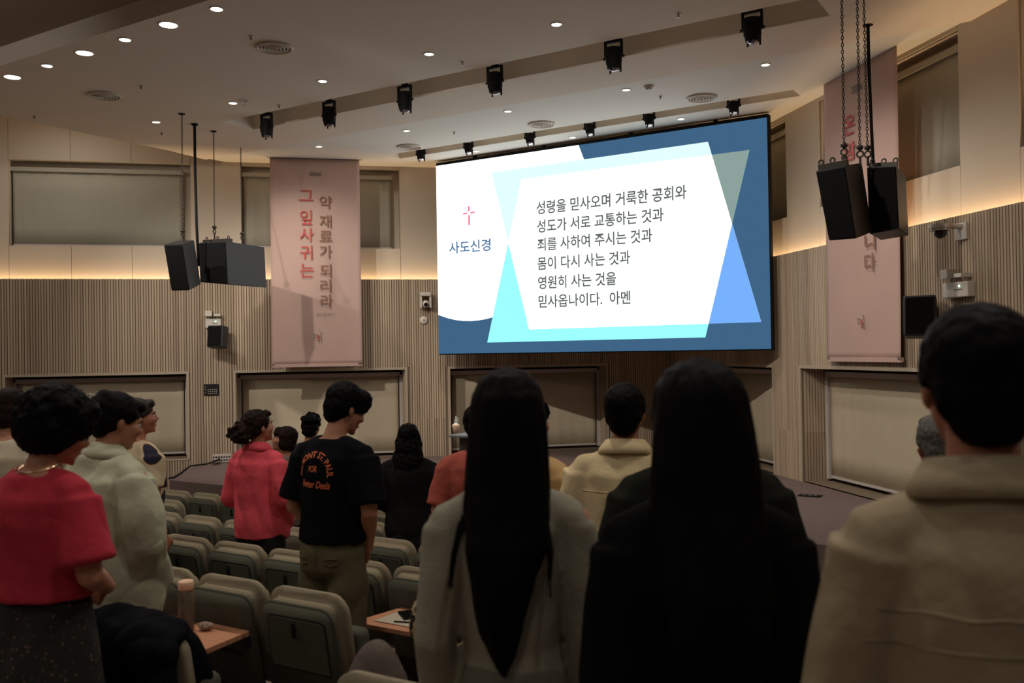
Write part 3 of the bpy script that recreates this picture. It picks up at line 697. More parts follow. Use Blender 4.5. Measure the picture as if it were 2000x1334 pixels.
# connector plate and cable on the left wall
t, sg = on_wall('connector_plate', 'steel plate of black sockets low on the left wall above the stage', 'socket plate', MA, 433, 895)
obj('plate', rbx(-.16, .16, 0, .012, -.075, .075, .004), m_frame, t)
for i in range(7):
    for j in range(2):
        q = bmesh.new(); cyl(q, (0, 0, 0), .014, .016, 10, Matrix.Translation((-.13+.044*i, .014, -.03+.055*j)) @ Matrix.Rotation(PI/2, 4, 'X')); obj('socket', q, m_black, t)
cab = [at_plane(x, y, MA.translation+MA.to_3x3().col[1]*.06, MA.to_3x3().col[1]) for x, y in ((430, 896), (420, 901), (405, 906), (385, 908.5), (372, 910))] + [at_z(x, y, ZS+.015) for x, y in ((362, 917), (352, 925), (340, 932), (330, 934.5))]
t = thing('stage_cable', 'black cable running from the socket plate over the stage corner', 'cable', cab[0]); q = bmesh.new(); tube(q, [c-cab[0] for c in cab], .014, 8); obj('cord', q, m_black, t, True)
# floor box on the stage
p = at_z(1582, 969, ZS); t = thing('floor_box', 'small dark socket box set in the stage carpet at right', 'socket box', p)
obj('lid', rbx(-.14, .14, -.08, .08, 0, .012, .003), m_black, t)
for i in range(3): q = bmesh.new(); cyl(q, (-.07+.07*i, 0, .014), .02, .006, 10); obj('socket', q, m_gry, t)
# small high table on the stage with drinks
zt = ZS+.74; p = at_z(893, 846, zt); p = p+Vector((.31, 0, 0)); 
t = thing('side_table', 'small grey table on the stage, mostly hidden behind long dark hair', 'table', (p.x, p.y, ZS))
obj('top', rbx(-.3, .3, -.22, .22, .70, .735, .01), mat('table_grey', srgb(120, 125, 128), .5), t)
q = bmesh.new(); bx(q, -.26, .26, -.02, .02, .03, .70); obj('panel', q, mat('table_panel', srgb(92, 86, 80), .6), t)
for k in (-1, 1): obj('foot', rbx(k*.25-.03, k*.25+.03, -.2, .2, .0, .035, .006), m_black, t)
t = thing('iced_drink_cup', 'pale pink drink cup with straw on the stage table', 'cup', at_z(890.5, 844, zt))
q = bmesh.new(); loft(q, [(0, 0, 0, .042, .042), (0, 0, .095, .055, .055), (0, 0, .1, .056, .056)], 20); obj('cup', q, mat('pink_drink', srgb(250, 205, 175), .4, emit=srgb(250, 205, 175), estr=0), t, True)
q = bmesh.new(); ell(q, (0, 0, .1), (.05, .05, .03)); obj('foam', q, mat('cream_foam', srgb(255, 235, 200), .6), t, True)
q = bmesh.new(); tube(q, [(.03, 0, .08), (.045, 0, .21)], .006, 8); obj('straw', q, m_white, t)
t = thing('water_bottle', 'clear water bottle behind the pink cup on the stage table', 'bottle', at_z(885, 842, zt)+Vector((-.0, .08, 0)))
q = bmesh.new(); loft(q, [(0, 0, 0, .03, .03), (0, 0, .13, .032, .032), (0, 0, .17, .022, .022), (0, 0, .19, .013, .013)], 16); obj('body', q, mat('clear_plastic', (.75, .8, .75), .1, alpha=.45, spec=.6), t, True)
q = bmesh.new(); cyl(q, (0, 0, .2), .015, .025, 12); obj('cap', q, m_white, t)
# ------------------------------------------------------------------ auditorium seats
m_fab = mat('seat_fabric', srgb(148, 136, 112), .95, var=.08, vscale=90, bump=.25, bscale=400, spec=.15)
m_fabd = mat('seat_back_fabric', srgb(84, 83, 70), .95, var=.06, vscale=60, bump=.2, bscale=300, spec=.15)
m_wood = mat('tablet_wood', srgb(196, 138, 104), .45, var=.12, vscale=6, stretch=(1, 8, 1))
m_leg = mat('seat_frame_black', (.015, .015, .015), .5)
def round_slab(w, z0, z1, y0, y1, r, lean, bev=.03, n=6):
    """upright slab with rounded upper corners, leaning back with height"""
    pts = [(-w, z0), (w, z0)]
    for k in range(n+1): a = k/n*PI/2; pts.append((w-r+r*math.cos(a), z1-r+r*math.sin(a)))
    for k in range(n+1): a = PI/2+k/n*PI/2; pts.append((-w+r+r*math.cos(a), z1-r+r*math.sin(a)))
    bm = bmesh.new(); f = [bm.verts.new((x, y0, z)) for x, z in pts]; b = [bm.verts.new((x, y1, z)) for x, z in pts]; k = len(pts)
    bm.faces.new(f); bm.faces.new(b[::-1])
    for i in range(k): bm.faces.new((f[i], b[i], b[(i+1) % k], f[(i+1) % k]))
    bmesh.ops.recalc_face_normals(bm, faces=bm.faces)
    ed = [e for e in bm.edges if all(abs(v.co.y-y0) < 1e-6 for v in e.verts) or all(abs(v.co.y-y1) < 1e-6 for v in e.verts)]
    bmesh.ops.bevel(bm, geom=ed, offset=bev, segments=3, affect='EDGES')
    for v in bm.verts: v.co.y -= (v.co.z-z0)*lean
    return bm
LEAN = .16
def make_seat(table=False):
    t = thing('auditorium_seat', '-', 'seat')
    # the seat faces +y; the upholstered backrest top is at y=0, z=.85
    W_ = .235
    q = round_slab(W_, .36, .85, -.02+.075, .095+.075, .09, LEAN, .045); obj('backrest', q, m_fab, t, True)
    q = round_slab(W_-.012, .34, .80, -.055+.075, -.02+.075, .075, LEAN, .012); obj('back_shell', q, m_fabd, t, True)
    if not table:
        q = round_slab(W_-.06, .50, .735, -.066+.075-.022, -.052+.075-.022, .03, LEAN, .004); ob = obj('tablet_door', q, m_fabd, t)
        q = bmesh.new(); y = -.075+.075-.022-(.70-.5)*LEAN; bx(q, -.012, .0, y-.006, y+.03, .655, .72); obj('latch', q, m_leg, t)
        q = round_slab(W_-.052, .492, .743, -.060+.075-.022, -.054+.075-.022, .034, LEAN, .002); obj('door_gap', q, m_leg, t)
    else:
        q = bmesh.new(); pts = []
        w, y0, y1, r = .20, -.37, -.02, .05
        for cx, cy, a0 in ((w-r, y1-.01, 0), (-w+r, y1-.01, PI/2), (-w+r, y0+r, PI), (w-r, y0+r, 1.5*PI)):
            for k in range(6): a = a0+k/5*PI/2; pts.append((cx+(r if a0 >= PI else .01)*math.cos(a), cy+(r if a0 >= PI else .01)*math.sin(a)))
        prism(q, [(x_+.03, y_) for x_, y_ in pts], .612, .634); ed = q.edges[:]; obj('folding_tablet', q, m_wood, t)
        q = bmesh.new()
        for k in (-1, 1): tube(q, [(k*.16, -.05, .53), (k*.16, -.20, .607)], .009, 8)
        bx(q, -.17, .19, -.04, .0, .56, .607); obj('tablet_bracket', q, m_leg, t)
    q = rbx(-.205, .205, .15, .24, .36, .66, .035, 3, Matrix.Translation((0, 0, 0))); obj('folded_seat_pan', q, m_fabd, t, True)
    q = rbx(-.013, .013, .02, .32, .50, .525, .008); 
    bmesh.ops.transform(q, matrix=Matrix.Translation((.25, 0, 0)), verts=q.verts); obj('armrest', q, m_leg, t)
    q = bmesh.new(); bx(q, .238, .262, .08, .26, 0, .50); bx(q, .237, .263, .02, .34, 0, .03); obj('pedestal', q, m_leg, t)
    return t
s_plain, s_table = make_seat(False), make_seat(True)
used = set()
def put_seat(kind, x, d, z, label, group):
    src = s_table if kind else s_plain
    if kind not in used: used.add(kind); o = src
    else: o = copy_tree(src)
    o.location = (x, d, z); o['label'] = label; o['group'] = group; return o
ordn = ['first', 'second', 'third', 'fourth', 'fifth', 'sixth', 'seventh', 'eighth', 'ninth', 'tenth', 'eleventh', 'twelfth', 'thirteenth', 'fourteenth', 'fifteenth', 'sixteenth']
rn = {'r1': 'front', 'r15': 'second', 'r2': 'third', 'r3': 'fourth', 'r4': 'fifth', 'r5': 'sixth', 'r6': 'seventh'}
def row(k, gaps, tables=()):
    d, z = ROWS[k]
    for i, x in enumerate(gaps):
        tb = any(abs(x-tx) < .2 for tx in tables)
        put_seat(tb, x, d, z, 'grey seat%s, %s from left, %s row from the stage' % (' with wooden tablet down' if tb else '', ordn[i], rn[k]), 'auditorium seats in the %s row' % rn[k])
def seq(edge, n0, n1): return [edge+.25+.5*k for k in range(n0, n1)]
row('r1', seq(-8.61, -3, 12))
row('r15', seq(-7.65, -4, 0)+seq(-6.05, 0, 2)+seq(-1.56, 0, 3))
row('r2', seq(-6.60, -3, 11), tables=(-5.85+.5,))
row('r3', seq(-4.94, -4, 7)+[-.79, -.29], tables=(-3.19+.0,))
row('r4', seq(-3.81, -5, 2)+seq(-1.5, 0, 3), tables=(-3.56, -4.06))
row('r5', seq(-2.62, -1, 0)+seq(-1.96, 0, 2))
# ------------------------------------------------------------------ people
SK = [srgb(190, 134, 106), srgb(178, 118, 92), srgb(200, 144, 116)]
m_skin = [mat('skin_%d' % i, c, .6, var=.05, vscale=14, spec=.3) for i, c in enumerate(SK)]
def hair_m(name, c, rough=.62): return mat(name, c, rough, bump=.35, bscale=70, spec=.07, stretch=(1, 1, .06))
m_hblack = hair_m('black_hair', (.0045, .004, .004)); m_hbrown = hair_m('dark_brown_hair', (.018, .010, .007)); m_hgrey = mat('grey_hair', srgb(96, 92, 86), .7, var=.4, vscale=90, bump=.4, bscale=90)
m_eyew = mat('eye_white', (.6, .58, .55), .2); m_iris = mat('eye_iris', (.01, .006, .004), .1); m_brow = mat('eyebrow', (.01, .008, .006), .8)
def cloth(name, c, **k):
    sp_ = .04 if max(c) < .02 else .2
    k.setdefault('bump', .35); k.setdefault('bscale', 11); k.setdefault('bdist', .03); k.setdefault('var', .06); k.setdefault('vscale', 5)
    return mat(name, c, .85, spec=sp_, **k)
def folds(amp, f=7.0, seed=0.0, st=(1, 1, .5)):
    def d(p):
        a = noise.noise(Vector((p.x*f*st[0]+seed, p.y*f*st[1], p.z*f*st[2])))
        b = noise.noise(Vector((p.x*f*2.1, p.y*f*2.1+seed, p.z*f*1.5)))
        return amp*(abs(a)*1.6-.4+b*.35)
    return d
def hand(bm, wrist, d, pn, k=1.0, curl=.5, thumb=1):
    """palm and five fingers; d points from the wrist to the knuckles, pn is the palm normal"""
    d = Vector(d).normalized(); pn = Vector(pn); pn = (pn-d*pn.dot(d)).normalized(); s = d.cross(pn)*thumb; w = Vector(wrist)
    c = w+d*.045*k; tube(bm, [w-d*.01, w+d*.02*k, w+d*.06*k, w+d*.088*k], [(.024*k, .017*k), (.036*k, .018*k), (.042*k, .016*k), (.038*k, .013*k)], 12) if False else None
    M = frame_M(c, d, s, pn); ell(bm, (0, 0, 0), (.055*k, .042*k, .016*k), M, 3)
    for i, (off, L, r) in enumerate(((-.030, .068, .0085), (-.010, .078, .009), (.011, .082, .009), (.031, .074, .0088))):
        p = w+d*(.082*k)+s*off*k; a = 0; pts = [p-d*.02*k, p]
        for seg in (.42, .32, .26):
            a += curl*(.9+.1*i); p = p+(d*math.cos(a)+pn*math.sin(a))*L*seg*k; pts.append(p)
        tube(bm, pts, [r*k, r*k, r*.97*k, r*.92*k, r*.75*k], 8); ell(bm, pts[-1], (r*.8*k,)*3, None, 1)
    p = w+d*.025*k+s*.030*k; q = p+(s*.7+d*.7).normalized()*.035*k; e = q+(d*.9+pn*.35+s*.2).normalized()*.032*k
    tube(bm, [p-s*.02*k, p, q, e], [.012*k, .012*k, .0105*k, .008*k], 8); ell(bm, e, (.0085*k,)*3, None, 1)
HEADN = 0
def person(label, x, y, d, yaw, **o):
    """x, y: pixel of the crown; d: distance row; yaw: facing, 0 = towards the stage, positive turns left"""
    g = o.get
    top = at_d(x, y, d); z0 = g('floor', tread(d)); H = top.z-z0; hs = g('hair_top', .015)
    Hb = H-hs; k = Hb/1.70; kw = k*g('w', 1.0); kd = k*g('dp', 1.0)
    lean = g('lean', 0.0); hp, hy = g('pitch', 0.0), g('hyaw', 0.0)
    fl = g('fwd', 0.0)
    t = thing('person', label, 'person', (0, 0, 0), yaw)
    R = Matrix.Rotation(yaw, 3, 'Z'); offh = R @ Vector((0, fl*k+math.sin(hp)*.10*k, 0)); t.location = (top.x-offh.x, top.y-offh.y, z0)
    vx = g('vox', .011)
    sk = m_skin[g('skin', 0)]
    # lean: shear of the upper body forwards
    def Ln(p):
        p = Vector(p)
        if p.z > .95*k: p.y += (p.z-.95*k)/(.6*k)*fl*k
        return p
    NP = Vector(Ln((0, -.012*k, 1.475*k)))
    hm = g('headk', 1.0)*k
    HM = Matrix.Translation(NP) @ Matrix.Rotation(hy, 4, 'Z') @ Matrix.Rotation(-hp, 4, 'X') @ Matrix.Translation((0, .018*k, .112*k)) @ Matrix.Scale(hm, 4)
    b = bmesh.new()
    # head
    ell(b, (0, -.012, .03), (.074, .094, .083), HM); ell(b, (0, .03, -.02), (.062, .066, .085), HM); ell(b, (0, .045, -.072), (.045, .044, .036), HM)
    ell(b, (0, .086, .022), (.046, .018, .012), HM, 2); ell(b, (0, .078, -.094), (.02, .02, .016), HM, 2)
    tube(b, [HM @ Vector(v) for v in ((0, .088, .02), (0, .102, -.005), (0, .112, -.024))], [.007*hm, .010*hm, .015*hm], 10); ell(b, (0, .103, -.026), (.018, .014, .011), HM, 2)
    ell(b, (0, .090, -.054), (.023, .011, .007), HM, 2); ell(b, (0, .088, -.065), (.020, .011, .008), HM, 2)
    for s in (-1, 1):
        ell(b, (s*.038, .062, -.02), (.028, .03, .026), HM, 2); ell(b, (s*.077, -.008, -.006), (.008, .019, .031), HM, 2, (0.0, 0, s*.35))
        ell(b, (s*.074, .0, -.030), (.008, .010, .012), HM, 1)
    # neck
    nk = g('neck', .053)*k
    tube(b, [HM @ Vector((0, -.02, .0)), HM @ Vector((0, -.012, -.06)), Ln((0, -.02*k, 1.43*k)), Ln((0, -.02*k, 1.36*k))], [nk*.95, nk*.93, nk*1.05, nk*1.2], 16)
    sw = g('sw', .178)
    tr = [(.80, .15, .10, 0), (.88, .168, .118, -.005), (.97, .155, .112, 0), (1.06, .132, .10, .004), (1.15, .138, .105, .002), (1.25, .150, .112, -.004), (1.33, .158, .105, -.008), (1.395, .14, .08, -.014), (1.435, .085, .06, -.018)]
    loft(b, [(0, Ln((0, 0, z*k)).y+cy*k, z*k, rx_*kw, ry_*kd) for z, rx_, ry_, cy in tr], 24)
    for s in (-1, 1): tube(b, [Ln((0, -.018*k, 1.40*k)), Ln((s*.09*kw, -.02*k, 1.388*k)), Ln((s*sw*kw, -.012*k, 1.345*k))], [.045*k, .046*k, .048*k], 12)
    # legs and feet
    for s in (-1, 1):
        tube(b, [(s*.085*kw, 0, .86*k), (s*.092*kw, .005, .70*k), (s*.09*kw, .01, .48*k), (s*.09*kw, -.015, .32*k), (s*.088*kw, -.01, .09*k)], [.088*kd, .078*kd, .055*k, .056*k, .036*k], 16)
        ell(b, (s*.09*kw, .055, .045*k), (.042*k, .125*k, .04*k), None, 3); ell(b, (s*.09*kw, -.02, .06*k), (.035*k, .045*k, .05*k), None, 2)
    # arms
    pose = g('pose', 'front'); arms = {}
    for s in (-1, 1):
        sh = Ln((s*(sw+.002)*kw, -.012*k, 1.342*k)); pp = g('pose_l' if s < 0 else 'pose_r', pose)
        if pp == 'front':   el, wr, hd, pn = (s*.238*kw, -.03*k, 1.09*k), (s*.085*kw, .20*k, .985*k), (-s*.75, .25, -.35), (0, -.8, .4)
        elif pp == 'low':   el, wr, hd, pn = (s*.245*kw, -.02*k, 1.085*k), (s*.09*kw, .17*k, .865*k), (-s*.6, .25, -.7), (0, -.9, 0)
        elif pp == 'hang':  el, wr, hd, pn = (s*.222*kw, -.03*k, 1.08*k), (s*.205*kw, .05*k, .85*k), (0, .05, -1), (-s*1, 0, 0)
        elif pp == 'fold':  el, wr, hd, pn = (s*.245*kw, .0*k, 1.10*k), (s*.02*kw, .215*k, 1.10*k), (-s*.9, .05, .05), (0, -1, 0)
        el = Vector(Ln(el)); wr = Vector(Ln(wr)); arms[s] = (sh, el, wr); ak = g('arm', 1.0)*k
        tube(b, [sh, sh.lerp(el, .35), el, el.lerp(wr, .3), wr], [.048*ak, .046*ak, .037*ak, .038*ak, .024*ak], 14); ell(b, el, (.038*ak,)*3, None, 2); ell(b, sh, (.052*k,)*3, None, 2)
        hand(b, wr+Vector(hd).normalized()*.01, hd, pn, k*.98, .45, s)
    body = remeshed('body', b, vx, sk, t, 3)
    # eyes and brows
    for s in (-1, 1):
        q = bmesh.new(); ell(q, (s*.031, .079, .003), (.0125, .0125, .0105), HM, 2); e = obj('eye', q, m_eyew, t, True)
        q = bmesh.new(); ell(q, (s*.032, .0895, .002), (.0055, .003, .0055), HM, 1); obj('iris', q, m_iris, e, True)
        q = bmesh.new(); tube(q, [HM @ Vector(v) for v in ((s*.014, .093, .022), (s*.032, .092, .028), (s*.052, .078, .022))], [.003*hm, .004*hm, .002*hm], 6); obj('eyebrow', q, m_brow, t, True)
    q = bmesh.new(); tube(q, [HM @ Vector(v) for v in ((-.02, .094, -.059), (0, .1015, -.0595), (.02, .094, -.059))], .0025*hm, 6); obj('mouth', q, mat('lip', srgb(150, 78, 70), .5), t, True)
    # top
    tp = g('top'); zh = g('hem', .80); lo = g('loose', .018); zt_ = g('neckz', 1.435)
    q = bmesh.new(); nz = 9; rings = []
    zs = [zt_, 1.41, 1.385, 1.34, 1.26, 1.16, 1.06, .97, .88, .80, .72, .60, .5, .4, .3]
    def torso_r(z):
        T = tr[::-1]
        if z <= .80: return .15+(.80-z)*g('flare', .05), .11+(.80-z)*g('flare', .05), 0
        for (za, ra, rb, ca), (zb, rc, rd, cb) in zip(T, T[1:]):
            if zb <= z <= za: f = (z-zb)/(za-zb); return rc+(ra-rc)*f, rd+(rb-rd)*f, cb+(ca-cb)*f
        return .085, .06, -.018
    for z in [zz_ for zz_ in zs if zz_ > zh]+[zh]:
        rx_, ry_, cy = torso_r(min(z, 1.435)); boxy = g('boxy', 0.0)
        if z < 1.3: rx_ = rx_*(1-boxy)+max(rx_, .165)*boxy; ry_ = ry_*(1-boxy)+max(ry_, .115)*boxy
        l = lo*(1.0 if z < 1.36 else .55)
        rings.append((0, Ln((0, 0, z*k)).y+cy*k, z*k, (rx_+l)*kw, (ry_+l)*kd))
    loft(q, rings, 36)
    for s in (-1, 1):
        sh, el, wr = arms[s]; sl_ = g('sleeve', 'long'); sr = g('sleeve_r', .016)
        tube(q, [Ln((0, -.018*k, 1.395*k)), Ln((s*.08*kw, -.02*k, 1.392*k)), Ln((s*(sw-.01)*kw, -.012*k, 1.352*k)), Ln((s*(sw+.012)*kw, -.014*k, 1.30*k))], [.048*k, (.05+lo*.3)*k, (.052+lo*.5)*k, (.052+lo*.6)*k], 16)
        if sl_ == 'long': tube(q, [sh, sh.lerp(el, .4), el, el.lerp(wr, .35), el.lerp(wr, .93)], [(.052+sr)*k, (.05+sr)*k, (.042+sr*1.2)*k, (.042+sr*.9)*k, (.028+sr*.6)*k], 18); ell(q, el, ((.043+sr*1.1)*k,)*3, None, 2)
        elif sl_ == 'short': tube(q, [sh, sh.lerp(el, .4), sh.lerp(el, g('slen', .78))], [(.052+sr)*k, (.05+sr*1.3)*k, (.048+sr*1.8)*k], 18)
    if g('collar'):
        CM = Matrix.Translation(Ln((0, -.016*k, 1.44*k))) @ Matrix.Rotation(-.18, 4, 'X')
        loft(q, [(0, 0, -.04*k, .105*k, .085*k), (0, 0, -.01*k, .088*k, .074*k), (0, 0, .018*k, .075*k, .066*k), (0, .0, .032*k, .068*k, .06*k)], 28, M=CM)
    shirt = remeshed('top', q, vx*.9, tp, t, 9, folds(g('fold', .010), g('ff', 7), g('seed', 1.3)))
    shirt['label'] = g('toplab', '') or 'garment'
    if not g('toplab'): del shirt['label']
    if g('collar'):
        q = bmesh.new(); n = 32; r_ = []
        for i in range(n+1):
            a = PI*.12+ (2*PI-.24*PI)*i/n; a += PI/2; dz = .0
            r_.append([q.verts.new(CM @ Vector((rr*k*math.cos(a)*1.02, rr*.86*k*math.sin(a), zz_*k))) for rr, zz_ in ((.071, .034), (.080, .040), (.108, .004), (.116, -.022))])
        for i in range(n):
            for j in range(3): q.faces.new((r_[i][j], r_[i+1][j], r_[i+1][j+1], r_[i][j+1]))
        c_ = obj('collar', q, tp, t, True); c_.modifiers.new('t', 'SOLIDIFY').thickness = .006
    # bottoms
    bt = g('bottom'); kind = g('bkind', 'pants'); q = bmesh.new()
    if kind == 'pants':
        loft(q, [(0, 0, z*k, (r1_+.012)*kw, (r2_+.012)*kd) for z, r1_, r2_ in ((1.03, .135, .105), (.97, .155, .113), (.88, .17, .122), (.80, .168, .115), (.76, .15, .09))], 32)
        pw_ = g('pw', .02)
        for s in (-1, 1): tube(q, [(s*.085*kw, 0, .88*k), (s*.092*kw, .004, .70*k), (s*.092*kw, .008, .48*k), (s*.09*kw, -.01, .30*k), (s*.09*kw, 0, .06*k)], [(.085+pw_*.3)*kd, (.08+pw_)*kd, (.062+pw_)*k, (.058+pw_)*k, (.05+pw_)*k], 20)
    else:
        zb = g('skirt', .3); f0 = g('sflare', .10)
        loft(q, [(0, 0, z*k, rx_*kw, ry_*kd) for z, rx_, ry_ in ((1.05, .14, .11), (.97, .168, .125), (.88, .185, .14), (.7, .19+f0*.35, .15+f0*.3), (.5, .195+f0*.7, .16+f0*.6), (zb, .20+f0, .165+f0))], 40)
    remeshed('trousers' if kind == 'pants' else 'skirt', q, vx, bt, t, 4, folds(g('bfold', .012), 6, 4.2, (1, 1, .25 if kind != 'pants' else .8)))
    q = bmesh.new()
    for s in (-1, 1): q2_ = ell(q, (s*.09*kw, .05, .038*k), (.048*k, .135*k, .042*k), None, 3)
    for v in q.verts: v.co.z = max(v.co.z, .0)
    obj('shoes', q, m_leg, t, True)
    # hair
    hm_ = g('hairm', m_hblack); ht = g('hair', 'short'); q = bmesh.new(); hv = g('hv', 1.0)
    T = lambda c, r, rot=None, sub=3: ell(q, c, (r[0]*hv, r[1]*hv, r[2]*hv), HM, sub, rot)
    if ht in ('short', 'shortgrey'):
        T((0, -.018, .046), (.086, .104, .086)); T((0, -.050, .0), (.078, .066, .070)); T((0, -.058, -.045), (.058, .040, .045))
        for s in (-1, 1): T((s*.066, -.012, .028), (.022, .045, .038))
        T((0, .066, .085), (.058, .036, .030), None, 2)
        if g('fringe'): T((0, .072, .058), (.074, .040, .046)); T((.0, .05, .08), (.08, .06, .045)); T((0, .03, .06), (.086, .07, .06)); T((.066, .05, .036), (.02, .036, .04), None, 2); T((-.066, .05, .036), (.02, .036, .04), None, 2)
        hob = remeshed('hair', q, .006, hm_, t, 3, lambda p: .0035*noise.noise(p*60)+.0025*noise.noise(Vector((p.x*22, p.y*22, p.z*9))))
    elif ht == 'curly':
        T((0, -.02, .045), (.105, .115, .095)); T((0, -.045, -.01), (.108, .09, .085)); T((0, .05, .09), (.08, .05, .04))
        rnd = random.Random(3)
        for i in range(150):
            a = rnd.uniform(0, 2*PI); ph = rnd.uniform(-.5, 1.45); v = Vector((math.cos(a)*math.cos(ph), math.sin(a)*math.cos(ph), math.sin(ph)))
            if v.y > .45 and v.z < .45: continue
            T((v.x*.112, -.03+v.y*.112, .032+v.z*.102), (rnd.uniform(.018, .03),)*3, None, 1)
        hob = remeshed('hair', q, .008, hm_, t, 1, lambda p: .007*noise.noise(p*55)+.005*noise.noise(p*110))
    elif ht in ('bun', 'clip', 'bob', 'wavy', 'mop'):
        T((0, -.018, .044), (.084, .102, .084)); T((0, -.048, .0), (.080, .066, .070)); 
        for s in (-1, 1): T((s*.066, -.008, .034), (.022, .062, .042))
        T((0, .062, .082), (.055, .036, .028), None, 2)
        if ht == 'bun':
            T((0, -.14, -.02), (.066, .066, .070)); rnd = random.Random(5)
            for i in range(40):
                v = Vector((rnd.gauss(0, 1), rnd.gauss(0, 1), rnd.gauss(0, 1))).normalized(); T((v.x*.07, -.145+v.y*.07, -.022+v.z*.074), (rnd.uniform(.013, .022),)*3, None, 1)
        if ht == 'clip': T((0, -.095, .03), (.062, .05, .065)); T((0, -.085, .085), (.045, .035, .035)); T((0, -.062, -.055), (.058, .035, .035))
        if ht == 'bob':
            for s in (-1, 1): T((s*.062, -.01, -.03), (.030, .060, .068))
            T((0, -.055, -.045), (.076, .052, .062)); T((0, .078, .052), (.062, .028, .035), None, 2)
        if ht == 'mop': 
            for i in range(60):
                v = Vector((random.gauss(0, 1), random.gauss(0, 1)-.3, abs(random.gauss(0, 1)))).normalized(); T((v.x*.085, -.02+v.y*.1, .045+v.z*.085), (.02, .02, .02), None, 1)
            T((0, -.06, -.05), (.07, .05, .05))
        if ht == 'wavy':
            T((0, -.07, -.08), (.098, .058, .11)); T((0, -.085, -.19), (.112, .055, .12)); T((.03, -.088, -.28), (.09, .045, .10)); T((-.05, -.085, -.25), (.06, .045, .12))
            for s in (-1, 1): T((s*.08, -.02, -.06), (.028, .045, .10)); T((s*.095, -.05, -.17), (.032, .045, .09))
        wv = .008 if ht in ('wavy', 'bun', 'mop') else .003
        hob = remeshed('hair', q, .007, hm_, t, 2, lambda p: wv*noise.noise(p*38)+.0025*noise.noise(p*80))
        if ht == 'clip':
            q = bmesh.new()
            for i in range(9): a = i*.7; ell(q, (-.055+.012*math.cos(a*2.3), -.118+.01*math.sin(a*3), .06+.022*math.sin(a)), (.007, .005, .009), HM, 1)
            tube(q, [HM @ Vector(v) for v in ((-.07, -.11, .085), (-.05, -.125, .06), (-.062, -.115, .035))], .004, 6)
            obj('hair_clip', q, mat('silver', (.5, .48, .45), .3, 1), t)
    elif ht == 'long':
        T((0, -.018, .046), (.088, .106, .086)); T((0, -.052, .0), (.085, .068, .072))
        for s in (-1, 1): T((s*.064, .0, .02), (.026, .07, .06)); T((s*.072, -.01, -.06), (.022, .05, .09))
        q3 = q; ri = g('curtain')       # (cx, cy, z, rx, ry) in body metres for a 1.7 m figure
        loft(q3, [(c[0]*k, Ln((0, 0, c[2]*k)).y+c[1]*k, c[2]*k, c[3]*k, c[4]*k) for c in ri], 48)
        def hd(p):
            a = math.atan2(p.y, p.x)
            return .0035*noise.noise(Vector((p.x*95, p.y*60, p.z*2.2)))+.003*noise.noise(Vector((p.x*30, p.y*30, p.z*1.2)))
        hob = remeshed('hair', q3, .007, hm_, t, 2, hd)
        q = bmesh.new()
        for st in g('strands', ()):
            rnd = random.Random(len(st))
            for j in range(st[-1]):
                pts = [Vector((p[0]*k+rnd.uniform(-.007, .007), Ln((0, 0, p[2]*k)).y+p[1]*k+rnd.uniform(-.006, .006), p[2]*k)) for p in st[:-1]]
                tube(q, pts, [.0045, .004, .003, .002, .001][:len(pts)-1]+[.0006], 5)
        
        if g('strands'): tag(obj('loose_strands', q, hm_, t, True), kind='stuff')
        else: q.free()
    hob.name = 'hair'
    return t, HM, k, shirt, arms
def face(x, d): # heading towards the screen centre
    p = at_d(x, 700, d); v = Vector((-7.04, 13.5))-Vector((p.x, p.y)); return math.atan2(-v.x, v.y)
VIEW = YAW
# --- row six places (nearest the photographer)
m_crim = cloth('crimson_tee', srgb(188, 52, 66)); m_floral = cloth('floral_skirt', srgb(40, 38, 34))
nt = m_floral.node_tree; bs = nt.nodes['Principled BSDF']; vo = nt.nodes.new('ShaderNodeTexVoronoi'); vo.inputs['Scale'].default_value = 46
tc = nt.nodes.new('ShaderNodeTexCoord'); nt.links.new(tc.outputs['Object'], vo.inputs['Vector']); cr = nt.nodes.new('ShaderNodeValToRGB')
cr.color_ramp.interpolation = 'CONSTANT'; cr.color_ramp.elements[0].color = (*srgb(122, 112, 104), 1); cr.color_ramp.elements[1].position = .22; cr.color_ramp.elements[1].color = (*srgb(48, 46, 42), 1)
e_ = cr.color_ramp.elements.new(.10); e_.color = (*srgb(92, 70, 62), 1); nt.links.new(vo.outputs['Distance'], cr.inputs[0]); nt.links.new(cr.outputs[0], bs.inputs['Base Color'])
P1, HM1, k1, _, _ = person('woman with big black curly hair in a crimson tee and dark floral skirt', 102, 750, 1.76, face(100, 1.88)-.15, w=.98, dp=1.10, pitch=.38, hyaw=-.45, hair='curly', hair_top=.03, hv=1.16, sw=.165,
    top=m_crim, sleeve='short', slen=.84, sleeve_r=.026, loose=.028, hem=1.0, boxy=.6, bottom=m_floral, bkind='skirt', skirt=.25, sflare=.04, pose='front', arm=1.15, vox=.009, headk=1.0, neckz=1.425)
q = bmesh.new(); ringm(q, (0, 0, 0), .062, .0018, 40, 5, Matrix.Translation((0, -.018*k1, 1.452*k1)) @ Matrix.Rotation(.25, 4, 'X')); ell(q, (-.03, -.078, 1.445*k1), (.005, .005, .005)); obj('necklace', q, mat('gold', (.7, .5, .3), .3, 1), P1)
person('woman with dark hair in an off-white top, behind the curly-haired woman', 22, 754, 2.72, face(30, 2.7)+.1, w=1.05, pitch=.25, hair='bob', hairm=m_hbrown, top=cloth('offwhite_top', srgb(205, 190, 165)), sleeve='long', loose=.03, sleeve_r=.03, hem=.75, boxy=.8, bottom=cloth('dark_grey_trousers', srgb(60, 58, 56)), vox=.012, pose='low')
